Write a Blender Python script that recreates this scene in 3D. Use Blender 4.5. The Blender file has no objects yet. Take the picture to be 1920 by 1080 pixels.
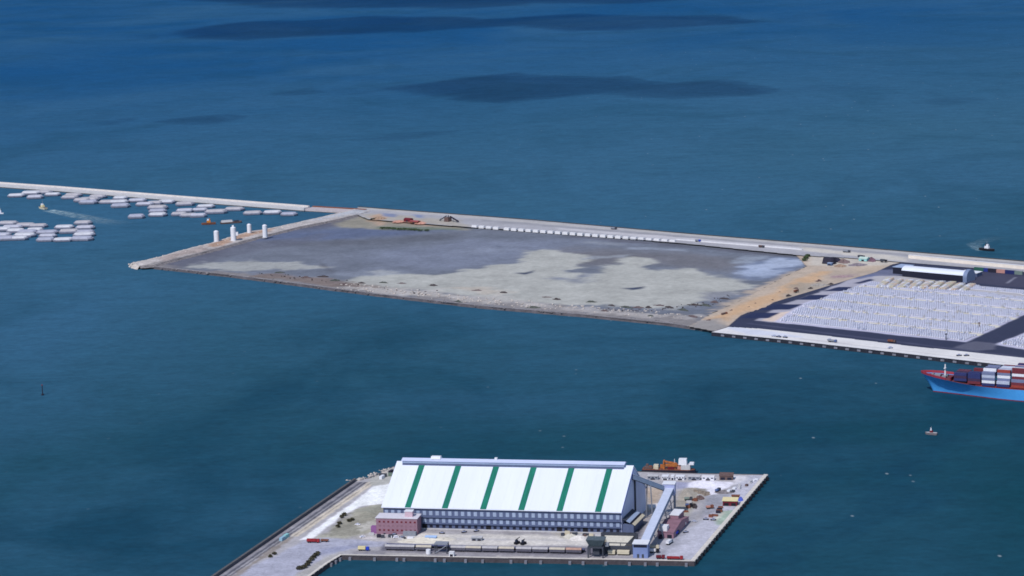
import bpy, math, random
import numpy as np
from mathutils import Vector, Matrix
random.seed(7)
rng = np.random.default_rng(7)
sc = bpy.context.scene
COL = sc.collection

# ------------------------------------------------------------------ camera
F = 4600.0
HC = 520.0
PITCH = math.atan(820 / F)
ROLL = -math.atan(0.03)
ROT = Matrix.Rotation(math.pi / 2 - PITCH, 3, 'X') @ Matrix.Rotation(ROLL, 3, 'Z')
cam_d = bpy.data.cameras.new('camera')
cam = bpy.data.objects.new('camera', cam_d)
COL.objects.link(cam)
cam_d.sensor_width = 36
cam_d.lens = F * 36 / 1920
cam_d.clip_start = 1
cam_d.clip_end = 200000
cam.matrix_world = Matrix.Translation((0, 0, HC)) @ ROT.to_4x4()
sc.camera = cam


def P(x, y, z=0.0):
    """survey helper: the ground point seen at a pixel of the photograph"""
    d = ROT @ Vector((x - 960, 540 - y, -F))
    t = (z - HC) / d.z
    return Vector((d.x * t, d.y * t, z))


def Z_AT(xy, y):
    """height at which the plumb line over ground point xy is seen at row y"""
    lo, hi = 0.0, 120.0
    RT = ROT.transposed()
    for _ in range(50):
        m = (lo + hi) / 2
        q = RT @ Vector((xy[0], xy[1], m - HC))
        yy = 540 + F * q.y / q.z
        if yy > y: lo = m
        else: hi = m
    return lo


# ------------------------------------------------------------------ colour and materials
def lin(c):
    c = c / 255.0
    return c / 12.92 if c <= 0.04045 else ((c + 0.055) / 1.055) ** 2.4


KA = 0.86


def A(r, g, b, k=None):
    """base colour of a surface that reads r,g,b (sRGB) in open daylight"""
    k = KA if k is None else k
    return (min(lin(r) * k, .82), min(lin(g) * k, .82), min(lin(b) * k, .82))


MATS = {}


def mat(name, col, rough=0.75, var=0.18, scale=0.25, metal=0.0, spec=0.3, bump=0.0, streak=None, col2=None):
    if name in MATS: return MATS[name]
    m = bpy.data.materials.new(name)
    m.use_nodes = True
    nt = m.node_tree
    b = nt.nodes['Principled BSDF']
    b.inputs['Roughness'].default_value = rough
    b.inputs['Metallic'].default_value = metal
    b.inputs['Specular IOR Level'].default_value = spec
    tc = nt.nodes.new('ShaderNodeTexCoord')
    mp = nt.nodes.new('ShaderNodeMapping')
    if streak: mp.inputs['Scale'].default_value = streak
    nz = nt.nodes.new('ShaderNodeTexNoise')
    nz.inputs['Scale'].default_value = scale
    nz.inputs['Detail'].default_value = 6
    nz.inputs['Roughness'].default_value = 0.65
    nt.links.new(tc.outputs['Object'], mp.inputs[0])
    nt.links.new(mp.outputs[0], nz.inputs['Vector'])
    rp = nt.nodes.new('ShaderNodeMapRange')
    rp.inputs[1].default_value = 0.3
    rp.inputs[2].default_value = 0.7
    nt.links.new(nz.outputs['Fac'], rp.inputs[0])
    mx = nt.nodes.new('ShaderNodeMix')
    mx.data_type = 'RGBA'
    c2 = col2 if col2 else tuple(min(1, c * (1 + var)) for c in col)
    mx.inputs[6].default_value = (*[c * (1 - var) for c in col], 1) if not col2 else (*col, 1)
    mx.inputs[7].default_value = (*c2, 1)
    nt.links.new(rp.outputs[0], mx.inputs[0])
    nt.links.new(mx.outputs[2], b.inputs['Base Color'])
    if bump:
        bp = nt.nodes.new('ShaderNodeBump')
        bp.inputs['Strength'].default_value = bump
        bp.inputs['Distance'].default_value = 0.5
        nt.links.new(nz.outputs['Fac'], bp.inputs['Height'])
        nt.links.new(bp.outputs[0], b.inputs['Normal'])
    MATS[name] = m
    return m


def ground_mat(name, var=0.16, s1=0.35, s2=0.03, rough=0.9, bump=0.4, stretch=(1, 1, 1)):
    m = bpy.data.materials.new(name)
    m.use_nodes = True
    nt = m.node_tree
    b = nt.nodes['Principled BSDF']
    b.inputs['Roughness'].default_value = rough
    b.inputs['Specular IOR Level'].default_value = 0.15
    at = nt.nodes.new('ShaderNodeAttribute')
    at.attribute_name = 'soil'
    tc = nt.nodes.new('ShaderNodeTexCoord')
    mp = nt.nodes.new('ShaderNodeMapping')
    mp.inputs['Scale'].default_value = stretch
    nt.links.new(tc.outputs['Object'], mp.inputs[0])
    v = None
    for s in (s1, s2):
        nz = nt.nodes.new('ShaderNodeTexNoise')
        nz.inputs['Scale'].default_value = s
        nz.inputs['Detail'].default_value = 8
        nz.inputs['Roughness'].default_value = 0.7
        nt.links.new(mp.outputs[0], nz.inputs['Vector'])
        mr = nt.nodes.new('ShaderNodeMapRange')
        mr.inputs[1].default_value = 0.3
        mr.inputs[2].default_value = 0.7
        mr.inputs[3].default_value = 1 - var
        mr.inputs[4].default_value = 1 + var
        nt.links.new(nz.outputs['Fac'], mr.inputs[0])
        if v is None:
            v = mr.outputs[0]
            if bump:
                bp = nt.nodes.new('ShaderNodeBump')
                bp.inputs['Strength'].default_value = bump
                bp.inputs['Distance'].default_value = 0.6
                nt.links.new(nz.outputs['Fac'], bp.inputs['Height'])
                nt.links.new(bp.outputs[0], b.inputs['Normal'])
        else:
            mm = nt.nodes.new('ShaderNodeMath')
            mm.operation = 'MULTIPLY'
            nt.links.new(v, mm.inputs[0])
            nt.links.new(mr.outputs[0], mm.inputs[1])
            v = mm.outputs[0]
    vm = nt.nodes.new('ShaderNodeVectorMath')
    vm.operation = 'SCALE'
    nt.links.new(at.outputs['Color'], vm.inputs[0])
    nt.links.new(v, vm.inputs['Scale'])
    nt.links.new(vm.outputs[0], b.inputs['Base Color'])
    return m


# ------------------------------------------------------------------ objects
def tag(o, label=None, cat=None, group=None, kind=None):
    if label: o['label'] = label
    if cat: o['category'] = cat
    if group: o['group'] = group
    if kind: o['kind'] = kind
    return o


def thing(name, label, cat, loc=(0, 0, 0), rz=0.0, group=None):
    o = bpy.data.objects.new(name, None)
    o.empty_display_size = 1
    COL.objects.link(o)
    o.location = loc
    o.rotation_euler = (0, 0, rz)
    return tag(o, label, cat, group)


def dup(o, loc=None, rz=None, label=None, parent=None):
    c = o.copy()
    COL.objects.link(c)
    if parent is not None: c.parent = parent
    if loc is not None: c.location = loc
    if rz is not None: c.rotation_euler = (0, 0, rz)
    if label: c['label'] = label
    for ch in o.children: dup(ch, parent=c)
    return c


class MB:
    def __init__(s):
        s.v = []; s.f = []; s.m = []

    def add(s, vs, fs, m=0):
        n = len(s.v)
        s.v += [tuple(v) for v in vs]
        s.f += [tuple(i + n for i in f) for f in fs]
        s.m += [m] * len(fs)
        return s

    def box(s, x0, x1, y0, y1, z0, z1, m=0, tx=0.0, ty=0.0):
        v = [(x0, y0, z0), (x1, y0, z0), (x1, y1, z0), (x0, y1, z0),
             (x0 + tx, y0 + ty, z1), (x1 - tx, y0 + ty, z1), (x1 - tx, y1 - ty, z1), (x0 + tx, y1 - ty, z1)]
        return s.add(v, [(3, 2, 1, 0), (4, 5, 6, 7), (0, 1, 5, 4), (1, 2, 6, 5), (2, 3, 7, 6), (3, 0, 4, 7)], m)

    def prism(s, pts, z0, z1, m=0):
        n = len(pts)
        v = [(p[0], p[1], z0) for p in pts] + [(p[0], p[1], z1) for p in pts]
        return s.add(v, [tuple(range(n - 1, -1, -1)), tuple(range(n, 2 * n))] + [(i, (i + 1) % n, n + (i + 1) % n, n + i) for i in range(n)], m)

    def extrude_y(s, prof, y0, y1, m=0, ms=None):
        """profile of (x,z) swept from y0 to y1"""
        n = len(prof)
        v = [(p[0], y0, p[1]) for p in prof] + [(p[0], y1, p[1]) for p in prof]
        return s.add(v, [tuple(range(n)), tuple(range(2 * n - 1, n - 1, -1))] + [(i, n + i, n + (i + 1) % n, (i + 1) % n) for i in range(n)], m)

    def extrude_x(s, prof, x0, x1, m=0):
        n = len(prof)
        v = [(x0, p[0], p[1]) for p in prof] + [(x1, p[0], p[1]) for p in prof]
        return s.add(v, [tuple(range(n - 1, -1, -1)), tuple(range(n, 2 * n))] + [(i, (i + 1) % n, n + (i + 1) % n, n + i) for i in range(n)], m)

    def cyl(s, x, y, z0, z1, r0, r1=None, n=16, m=0):
        r1 = r0 if r1 is None else r1
        a = [2 * math.pi * i / n for i in range(n)]
        v = [(x + r0 * math.cos(t), y + r0 * math.sin(t), z0) for t in a] + [(x + r1 * math.cos(t), y + r1 * math.sin(t), z1) for t in a]
        return s.add(v, [tuple(range(n - 1, -1, -1)), tuple(range(n, 2 * n))] + [(i, (i + 1) % n, n + (i + 1) % n, n + i) for i in range(n)], m)

    def beam(s, p, q, w, h=None, m=0):
        p = Vector(p); q = Vector(q); h = w if h is None else h
        d = (q - p).normalized()
        side = d.cross(Vector((0, 0, 1)))
        if side.length < 1e-4: side = Vector((1, 0, 0))
        side.normalize(); up = side.cross(d)
        c = [side * (a * w / 2) + up * (b * h / 2) for a, b in ((-1, -1), (1, -1), (1, 1), (-1, 1))]
        v = [p + k for k in c] + [q + k for k in c]
        return s.add(v, [(0, 1, 2, 3), (7, 6, 5, 4), (0, 4, 5, 1), (1, 5, 6, 2), (2, 6, 7, 3), (3, 7, 4, 0)], m)

    def rock(s, x, y, z, r, m=0, flat=0.7):
        b = [(0, 0, 1), (.89, 0, .45), (.28, .85, .45), (-.72, .53, .45), (-.72, -.53, .45), (.28, -.85, .45),
             (.72, .53, -.45), (-.28, .85, -.45), (-.89, 0, -.45), (-.28, -.85, -.45), (.72, -.53, -.45), (0, 0, -1)]
        f = [(0, 1, 2), (0, 2, 3), (0, 3, 4), (0, 4, 5), (0, 5, 1), (1, 6, 2), (2, 7, 3), (3, 8, 4), (4, 9, 5), (5, 10, 1),
             (6, 7, 2), (7, 8, 3), (8, 9, 4), (9, 10, 5), (10, 6, 1), (11, 7, 6), (11, 8, 7), (11, 9, 8), (11, 10, 9), (11, 6, 10)]
        sx, sy, sz = (r * random.uniform(.7, 1.4), r * random.uniform(.7, 1.4), r * flat * random.uniform(.6, 1.1))
        vs = []
        for p in b:
            k = random.uniform(.75, 1.2)
            vs.append((x + p[0] * sx * k, y + p[1] * sy * k, z + p[2] * sz * k))
        return s.add(vs, f, m)

    def build(s, name, mats, parent=None, origin=None, loc=None, rz=None, smooth=False):
        me = bpy.data.meshes.new(name)
        v = s.v
        if origin is not None:
            ox, oy, oz = origin
            v = [(a - ox, b - oy, c - oz) for a, b, c in v]
        me.from_pydata(v, [], s.f)
        if not isinstance(mats, (list, tuple)): mats = [mats]
        for m in mats: me.materials.append(m)
        if len(mats) > 1: me.polygons.foreach_set('material_index', s.m)
        if smooth: me.polygons.foreach_set('use_smooth', [True] * len(me.polygons))
        me.update()
        o = bpy.data.objects.new(name, me)
        COL.objects.link(o)
        if parent is not None: o.parent = parent
        if loc is not None: o.location = loc
        elif origin is not None and parent is None: o.location = origin
        if rz is not None: o.rotation_euler = (0, 0, rz)
        return o


# ------------------------------------------------------------------ numpy noise and painted ground sheets
def vnoise(x, y, seed):
    xi = np.floor(x).astype(np.int64); yi = np.floor(y).astype(np.int64)
    fx = x - xi; fy = y - yi
    fx = fx * fx * (3 - 2 * fx); fy = fy * fy * (3 - 2 * fy)

    def h(a, b):
        n = (a * 374761393 + b * 668265263 + seed * 974711) & 0x7fffffff
        n = ((n ^ (n >> 13)) * 1274126177) & 0x7fffffff
        return ((n ^ (n >> 16)) & 0xffff) / 65535.0
    return (h(xi, yi) * (1 - fx) + h(xi + 1, yi) * fx) * (1 - fy) + (h(xi, yi + 1) * (1 - fx) + h(xi + 1, yi + 1) * fx) * fy


def fbm(x, y, size, octv=5, seed=1):
    s = 0; a = .5; f = 1.0 / size; t = 0
    for i in range(octv):
        s = s + a * vnoise(x * f, y * f, seed + i); t += a; a *= .55; f *= 2.03
    return s / t


def sdist(x, y, poly):
    """signed distance to a polygon, negative inside"""
    d = np.full(x.shape, 1e18); ins = np.zeros(x.shape, bool)
    n = len(poly)
    for i in range(n):
        ax, ay = poly[i]; bx, by = poly[(i + 1) % n]
        ex, ey = bx - ax, by - ay
        L = ex * ex + ey * ey + 1e-12
        t = np.clip(((x - ax) * ex + (y - ay) * ey) / L, 0, 1)
        d = np.minimum(d, (x - ax - t * ex) ** 2 + (y - ay - t * ey) ** 2)
        if abs(by - ay) > 1e-9:
            c = ((ay > y) != (by > y)) & (x < (bx - ax) * (y - ay) / (by - ay) + ax)
            ins ^= c
    d = np.sqrt(d)
    return np.where(ins, -d, d)


def WP(pts, z):
    return [(lambda q: (q.x, q.y))(P(px, py, z)) for px, py in pts]


def strip(p, q, w):
    """thin band between two pixels, w pixels tall"""
    return [(p[0], p[1] - w / 2), (q[0], q[1] - w / 2), (q[0], q[1] + w / 2), (p[0], p[1] + w / 2)]


def hstrip(p, q, w):
    return [(p[0] - w / 2, p[1]), (q[0] - w / 2, q[1]), (q[0] + w / 2, q[1]), (p[0] + w / 2, p[1])]


def sheet(name, outline, z, ang, su, sv, base, layers, material, relief=(), grain=0.0, seed=3, gain=1.0):
    """a ground sheet on a grid with axes turned by ang; layers = (polygon px, colour, softness m, wobble m, wobble size m, opacity)"""
    poly = WP(outline, z)
    ca, sa = math.cos(ang), math.sin(ang)
    pu = [p[0] * ca + p[1] * sa for p in poly]; pv = [-p[0] * sa + p[1] * ca for p in poly]
    u = np.arange(min(pu), max(pu) + su, su); v = np.arange(min(pv), max(pv) + sv, sv)
    U, V = np.meshgrid(u, v)
    X = U * ca - V * sa; Y = U * sa + V * ca
    X = X.ravel(); Y = Y.ravel()
    nu, nv = len(u), len(v)
    inside = sdist(X, Y, poly) < 0.5 * max(su, sv)
    I = np.arange(nu * nv).reshape(nv, nu)
    q = np.stack([I[:-1, :-1], I[:-1, 1:], I[1:, 1:], I[1:, :-1]], -1).reshape(-1, 4)
    q = q[inside[q].all(1)]
    used = np.unique(q)
    re = np.full(nu * nv, -1, np.int64); re[used] = np.arange(len(used))
    q = re[q]; X = X[used]; Y = Y[used]
    C = np.tile(np.array(base), (len(X), 1))
    if grain:
        g = fbm(X, Y, 60, 5, seed) - .5
        C = C * (1 + grain * 2 * g[:, None])
    for L in layers:
        pp, col, soft, wob, wsz, op = L
        s = pp(X, Y) if callable(pp) else sdist(X, Y, WP(pp, z))
        if wob: s = s + ((fbm(X, Y, wsz, 5, seed + int(wsz)) - .5) * 2 + (fbm(X, Y, wsz * .22, 4, seed + 31) - .5) * .8) * wob
        a = np.clip(.5 - s / max(soft, .01), 0, 1) * op
        C = C * (1 - a[:, None]) + np.array(col) * a[:, None]
    C = np.minimum(C * gain, .8)
    Zs = np.full(len(X), float(z))
    for pp, hgt, soft, rough in relief:
        s = sdist(X, Y, WP(pp, z))
        k = np.clip(-s / soft, 0, 1)
        Zs += hgt * k * (1 - rough + rough * 2 * fbm(X, Y, soft * 1.3 + 1, 4, seed + 9))
    me = bpy.data.meshes.new(name)
    me.vertices.add(len(X)); me.loops.add(4 * len(q)); me.polygons.add(len(q))
    me.vertices.foreach_set('co', np.stack([X, Y, Zs], 1).ravel().astype(np.float32))
    me.loops.foreach_set('vertex_index', q.ravel().astype(np.int32))
    me.polygons.foreach_set('loop_start', (np.arange(len(q)) * 4).astype(np.int32))
    at = me.color_attributes.new('soil', 'FLOAT_COLOR', 'POINT')
    at.data.foreach_set('color', np.concatenate([C, np.ones((len(X), 1))], 1).ravel().astype(np.float32))
    me.materials.append(material)
    me.update(calc_edges=True); me.validate()
    o = bpy.data.objects.new(name, me)
    COL.objects.link(o)
    return tag(o, kind='structure')


def bank(name, line, ztop, zbot, out, mat_, cap=2.0, jitter=0.0, step=6.0, captop=0.12, capmat=None):
    """a sloped or upright edge along a pixel polyline (land on the left-hand side when walking it)"""
    pts = [P(x, y, ztop) for x, y in line]
    dense = []
    for a, b in zip(pts[:-1], pts[1:]):
        n = max(1, int((b - a).length / step))
        dense += [a.lerp(b, i / n) for i in range(n)]
    dense.append(pts[-1])
    v = []; f = []
    for i, p in enumerate(dense):
        t = (dense[min(i + 1, len(dense) - 1)] - dense[max(i - 1, 0)]).normalized()
        n = Vector((t.y, -t.x, 0))
        j = random.uniform(-jitter, jitter)
        j2 = random.uniform(-jitter, jitter)
        v += [p - n * cap + Vector((0, 0, captop)), p + n * j * .4 + Vector((0, 0, captop + abs(j) * .3)),
              p + n * (out * .55 + j) + Vector((0, 0, (zbot - ztop) * (.55 if out > .5 else .7) + j2 * .3)),
              p + n * (out + j2) + Vector((0, 0, zbot - ztop))]
        if i:
            k = 4 * i
            for c in range(3): f.append((k - 4 + c, k - 3 + c, k + 1 + c, k + c))
    mb = MB(); mb.add(v, f)
    if capmat is not None: mb.m = [1 if i % 3 == 0 else 0 for i in range(len(f))]
    return tag(mb.build(name, [mat_, capmat] if capmat is not None else mat_), kind='structure')


# ------------------------------------------------------------------ light
SUN_EL = math.radians(50)
sd = Vector((-0.50, -0.866)).normalized()
to_sun = Vector((sd.x * math.cos(SUN_EL), sd.y * math.cos(SUN_EL), math.sin(SUN_EL)))
w = bpy.data.worlds.new('World'); sc.world = w
w.use_nodes = True
sky = w.node_tree.nodes.new('ShaderNodeTexSky')
sky.sky_type = 'NISHITA'; sky.sun_disc = False
sky.sun_elevation = SUN_EL; sky.sun_rotation = math.atan2(to_sun.x, to_sun.y)
sky.altitude = 500; sky.air_density = 1.0; sky.dust_density = 0.6; sky.ozone_density = 2.0
bg = w.node_tree.nodes['Background']
w.node_tree.links.new(sky.outputs[0], bg.inputs[0])
bg.inputs[1].default_value = 0.13
sl = bpy.data.lights.new('sun', 'SUN'); so = bpy.data.objects.new('sun', sl); COL.objects.link(so)
sl.energy = 3.4; sl.angle = math.radians(0.53); sl.color = (1.0, 0.965, 0.92)
so.rotation_euler = to_sun.to_track_quat('Z', 'Y').to_euler()
so.location = (0, 0, 3000)
sc.view_settings.view_transform = 'Standard'
sc.view_settings.look = 'None'
sc.view_settings.exposure = 0
sc.view_settings.gamma = 1

# ------------------------------------------------------------------ sea
def sea_material():
    m = bpy.data.materials.new('sea_water'); m.use_nodes = True
    nt = m.node_tree; N = nt.nodes; L = nt.links
    b = N['Principled BSDF']
    tc = N.new('ShaderNodeTexCoord')
    sep = N.new('ShaderNodeSeparateXYZ'); L.new(tc.outputs['Object'], sep.inputs[0])

    def noise(size, det, ro, stretch=(1, 1, 1), dist=0.0, off=(0, 0, 0)):
        mp = N.new('ShaderNodeMapping'); mp.inputs['Scale'].default_value = stretch; mp.inputs['Location'].default_value = off
        L.new(tc.outputs['Object'], mp.inputs[0])
        n = N.new('ShaderNodeTexNoise'); n.inputs['Scale'].default_value = 1.0 / size
        n.inputs['Detail'].default_value = det; n.inputs['Roughness'].default_value = ro; n.inputs['Distortion'].default_value = dist
        L.new(mp.outputs[0], n.inputs['Vector'])
        return n.outputs['Fac']

    def rng_(x, a, b_, c, d):
        r = N.new('ShaderNodeMapRange'); r.inputs[1].default_value = a; r.inputs[2].default_value = b_
        r.inputs[3].default_value = c; r.inputs[4].default_value = d
        L.new(x, r.inputs[0]); return r.outputs[0]

    def mixc(fac, c1, c2):
        x = N.new('ShaderNodeMix'); x.data_type = 'RGBA'
        if hasattr(fac, 'links'): L.new(fac, x.inputs[0])
        else: x.inputs[0].default_value = fac
        for i, c in ((6, c1), (7, c2)):
            if isinstance(c, tuple): x.inputs[i].default_value = (*c, 1)
            else: L.new(c, x.inputs[i])
        return x.outputs[2]

    def math_(op, a, b_):
        x = N.new('ShaderNodeMath'); x.operation = op
        for i, c in ((0, a), (1, b_)):
            if isinstance(c, (int, float)): x.inputs[i].default_value = c
            else: L.new(c, x.inputs[i])
        return x.outputs[0]
    # harbour water is greener and more turbid, open water bluer
    ny = math_('ADD', sep.outputs['Y'], math_('MULTIPLY', math_('SUBTRACT', noise(900, 4, .6), .5), 700))
    ny = math_('SUBTRACT', ny, math_('MULTIPLY', sep.outputs['X'], 0.6))
    near = rng_(ny, 1950, 3300, 0, 1)
    base = mixc(near, SEA_NEAR, SEA_MID)
    far = rng_(ny, 4000, 6800, 0, 1)
    base = mixc(far, base, SEA_FAR)
    # broad patches: paler turbid water and darker streaks drawn out by the current
    p1 = rng_(noise(620, 5, .55, (.8, .7, 1), .8), .40, .68, 0, 1)
    base = mixc(math_('MULTIPLY', p1, .5), base, SEA_PALE)
    p2 = rng_(noise(300, 6, .62, (.75, .6, 1), 1.6, (310, 120, 0)), .47, .66, 0, 1)
    base = mixc(math_('MULTIPLY', p2, rng_(near, 0, 1, .95, .25)), base, SEA_DARK)
    # fine ripple mottle
    p3 = rng_(noise(26, 5, .7, (.6, 1, 1)), .3, .7, .87, 1.13)
    p4 = rng_(noise(7, 3, .7, (.7, 1, 1)), .3, .7, .88, 1.12)
    vm = N.new('ShaderNodeVectorMath'); vm.operation = 'SCALE'
    L.new(base, vm.inputs[0]); L.new(math_('MULTIPLY', p3, p4), vm.inputs['Scale'])
    # scattered whitecaps, thick only where the wind gets in
    vo = N.new('ShaderNodeTexVoronoi'); vo.inputs['Scale'].default_value = 1 / 22.0
    mp = N.new('ShaderNodeMapping'); mp.inputs['Scale'].default_value = (1, .55, 1)
    L.new(tc.outputs['Object'], mp.inputs[0]); L.new(mp.outputs[0], vo.inputs['Vector'])
    cap = rng_(vo.outputs['Distance'], .03, .085, 1, 0)
    sepc = N.new('ShaderNodeSeparateColor'); L.new(vo.outputs['Color'], sepc.inputs[0])
    pick = rng_(sepc.outputs[0], .72, .80, 0, 1)
    wind = rng_(math_('ADD', sep.outputs['X'], math_('MULTIPLY', noise(700, 3, .5), 500)), 150, 600, 0.12, 1)
    foam = math_('MULTIPLY', math_('MULTIPLY', cap, pick), math_('MULTIPLY', wind, .40))
    colr = mixc(foam, vm.outputs[0], (.45, .5, .52))
    # choppy water: the facets that face a grazing view cut the mirror share down to a few per cent
    df = N.new('ShaderNodeBsdfDiffuse'); gl = N.new('ShaderNodeBsdfGlossy'); gl.inputs['Roughness'].default_value = SEA_ROUGH
    ms = N.new('ShaderNodeMixShader'); ms.inputs[0].default_value = SEA_SPEC
    L.new(colr, df.inputs['Color']); L.new(df.outputs[0], ms.inputs[1]); L.new(gl.outputs[0], ms.inputs[2])
    L.new(ms.outputs[0], N['Material Output'].inputs['Surface'])
    # waves
    bp = N.new('ShaderNodeBump'); bp.inputs['Strength'].default_value = 0.5; bp.inputs['Distance'].default_value = 1.2
    hgt = math_('ADD', noise(22, 5, .65, (.6, 1, 1)), math_('MULTIPLY', noise(120, 3, .5, (.5, 1, 1)), 1.5))
    L.new(hgt, bp.inputs['Height']); L.new(bp.outputs[0], df.inputs['Normal']); L.new(bp.outputs[0], gl.inputs['Normal'])
    N.remove(b)
    return m


SEA_NEAR = A(14, 65, 80, .86)
SEA_MID = A(50, 93, 119, .94)
SEA_FAR = A(20, 78, 123, .92)
SEA_PALE = A(54, 98, 130, .92)
SEA_DARK = A(18, 64, 86, .88)
SEA_ROUGH = 0.38
SEA_SPEC = 0.028
mb = MB()
mb.add([(-40000, -4000, 0), (40000, -4000, 0), (40000, 70000, 0), (-40000, 70000, 0)], [(0, 1, 2, 3)])
tag(mb.build('sea', sea_material()), kind='structure')

# ------------------------------------------------------------------ clouds (above the frame; their shadows lie on the sea)
def cloud_material():
    m = bpy.data.materials.new('thin_cloud'); m.use_nodes = True
    nt = m.node_tree; N = nt.nodes; L = nt.links
    b = N['Principled BSDF']; b.inputs['Base Color'].default_value = (.8, .8, .82, 1); b.inputs['Roughness'].default_value = 1
    b.inputs['Specular IOR Level'].default_value = 0
    tr = N.new('ShaderNodeBsdfTransparent'); mx = N.new('ShaderNodeMixShader')
    at = N.new('ShaderNodeAttribute'); at.attribute_name = 'cover'
    L.new(at.outputs['Fac'], mx.inputs[0])
    L.new(tr.outputs[0], mx.inputs[1]); L.new(b.outputs[0], mx.inputs[2])
    L.new(mx.outputs[0], N['Material Output'].inputs['Surface'])
    return m


CLOUD_Z = 1600.0
CM = cloud_material()


def cloud(poly_px, soft, step, dens=.33):
    """thin flat-bottomed cloud with a billowed top; thickness and density thin out raggedly at the rim"""
    pw = WP(poly_px, 0)
    xs = [p[0] for p in pw]; ys = [p[1] for p in pw]
    mg = soft * 3 + 60
    x = np.arange(min(xs) - mg, max(xs) + mg, step); y = np.arange(min(ys) - mg, max(ys) + mg, step)
    X, Y = np.meshgrid(x, y); nu, nv = len(x), len(y)
    s = sdist(X.ravel(), Y.ravel(), pw)
    X = X.ravel(); Y = Y.ravel()
    s = s + (fbm(X, Y, soft * 3.0, 5, 5) - .5) * 2.4 * soft + (fbm(X, Y * 3, soft * 1.2, 4, 17) - .5) * 1.2 * soft
    k = np.clip(-s / soft + .25, 0, 1)
    d = dens * k * (.72 + .56 * np.clip(fbm(X, Y, 260, 5, 29), 0, 1))
    off = to_sun * (CLOUD_Z / to_sun.z)
    top = CLOUD_Z + np.sqrt(k) * (40 + 70 * fbm(X, Y, 120, 4, 41)); bot = CLOUD_Z - 6 * k
    I = np.arange(nu * nv).reshape(nv, nu)
    q = np.stack([I[:-1, :-1], I[:-1, 1:], I[1:, 1:], I[1:, :-1]], -1).reshape(-1, 4)
    q = q[(k[q] > 0).any(1)]
    used = np.unique(q); re_ = np.full(nu * nv, -1, np.int64); re_[used] = np.arange(len(used)); q = re_[q]; n = len(used)
    co = np.concatenate([np.stack([X[used] + off.x, Y[used] + off.y, top[used]], 1), np.stack([X[used] + off.x, Y[used] + off.y, bot[used]], 1)])
    q = np.concatenate([q, q[:, ::-1] + n])
    me = bpy.data.meshes.new('clouds')
    me.vertices.add(2 * n); me.loops.add(4 * len(q)); me.polygons.add(len(q))
    me.vertices.foreach_set('co', co.ravel().astype(np.float32)); me.loops.foreach_set('vertex_index', q.ravel().astype(np.int32))
    me.polygons.foreach_set('loop_start', (np.arange(len(q)) * 4).astype(np.int32))
    a = me.attributes.new('cover', 'FLOAT', 'POINT'); a.data.foreach_set('value', np.concatenate([d[used], d[used]]).astype(np.float32))
    me.materials.append(CM); me.update(calc_edges=True); me.validate()
    o = bpy.data.objects.new('clouds', me); COL.objects.link(o)
    return tag(o, kind='structure')


cloud([(330, 58), (420, 44), (560, 38), (700, 30), (900, 36), (1060, 26), (1200, 30), (1330, 30), (1440, 42), (1330, 50), (1180, 58), (1080, 58), (960, 50), (780, 62), (600, 66), (440, 78), (350, 74)], 55, 18)
cloud([(330, 0), (480, 14), (700, 16), (880, 18), (1000, 8), (1180, 6), (1290, 0), (1290, -22), (800, -26), (340, -22)], 70, 22)
cloud([(690, 164), (790, 160), (850, 146), (950, 139), (1060, 147), (1160, 146), (1240, 158), (1350, 152), (1440, 166), (1440, 176), (1370, 182), (1250, 188), (1190, 184), (1120, 178), (1000, 186), (930, 194), (850, 186), (770, 178)], 34, 11)
cloud([(500, 176), (545, 172), (600, 176), (545, 180)], 18, 6, .2)
cloud([(290, 228), (350, 222), (400, 219), (440, 224), (410, 233), (350, 235)], 18, 7, .24)
cloud([(165, 231), (205, 227), (235, 229), (200, 236)], 16, 6, .2)
cloud([(660, 262), (740, 254), (830, 251), (830, 256), (740, 264)], 11, 5, .16)
cloud([(690, 172), (600, 168), (560, 171), (620, 177), (700, 178)], 26, 7, .07)
cloud([(1440, 166), (1560, 160), (1680, 166), (1600, 172), (1450, 178)], 34, 8, .06)
cloud([(320, 62), (240, 66), (200, 70), (300, 74)], 50, 14, .06)
cloud([(1430, 34), (1540, 22), (1600, 26), (1460, 46)], 60, 16, .05)
cloud([(1700, 192), (1780, 186), (1840, 192), (1780, 198)], 18, 7, .14)
# ------------------------------------------------------------------ land
ZB, ZT, ZC, ZP = 2.5, 4.0, 4.5, 3.5      # basin, terminal, causeway, pier levels
M_CONC = mat('pale_concrete', A(196, 194, 198), var=.14, scale=.3)
M_CONCW = mat('white_concrete', A(226, 224, 228), var=.10, scale=.2)
M_DARKCONC = mat('dark_concrete', A(92, 90, 92), var=.35, scale=.35)  # dark tone for wall faces, copings and painted shadow bands
M_ROCK = mat('shore_rock', A(124, 118, 120), var=.45, scale=.3, bump=.6)
M_ROCKP = mat('pale_rock', A(196, 186, 180), var=.30, scale=.25, bump=.6)
M_DARKROCK = mat('dark_rock', A(66, 58, 60), var=.4, scale=.4, bump=.5)
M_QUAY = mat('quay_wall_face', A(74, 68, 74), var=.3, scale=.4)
M_COPE = mat('coping_concrete', A(216, 208, 200), var=.16, scale=.3)
M_REV = mat('revetment_stone', A(90, 90, 100), var=.3, scale=.5, bump=.4)
M_PILE = mat('pile_shade_concrete', A(70, 70, 78), var=.3, scale=.5)

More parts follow.
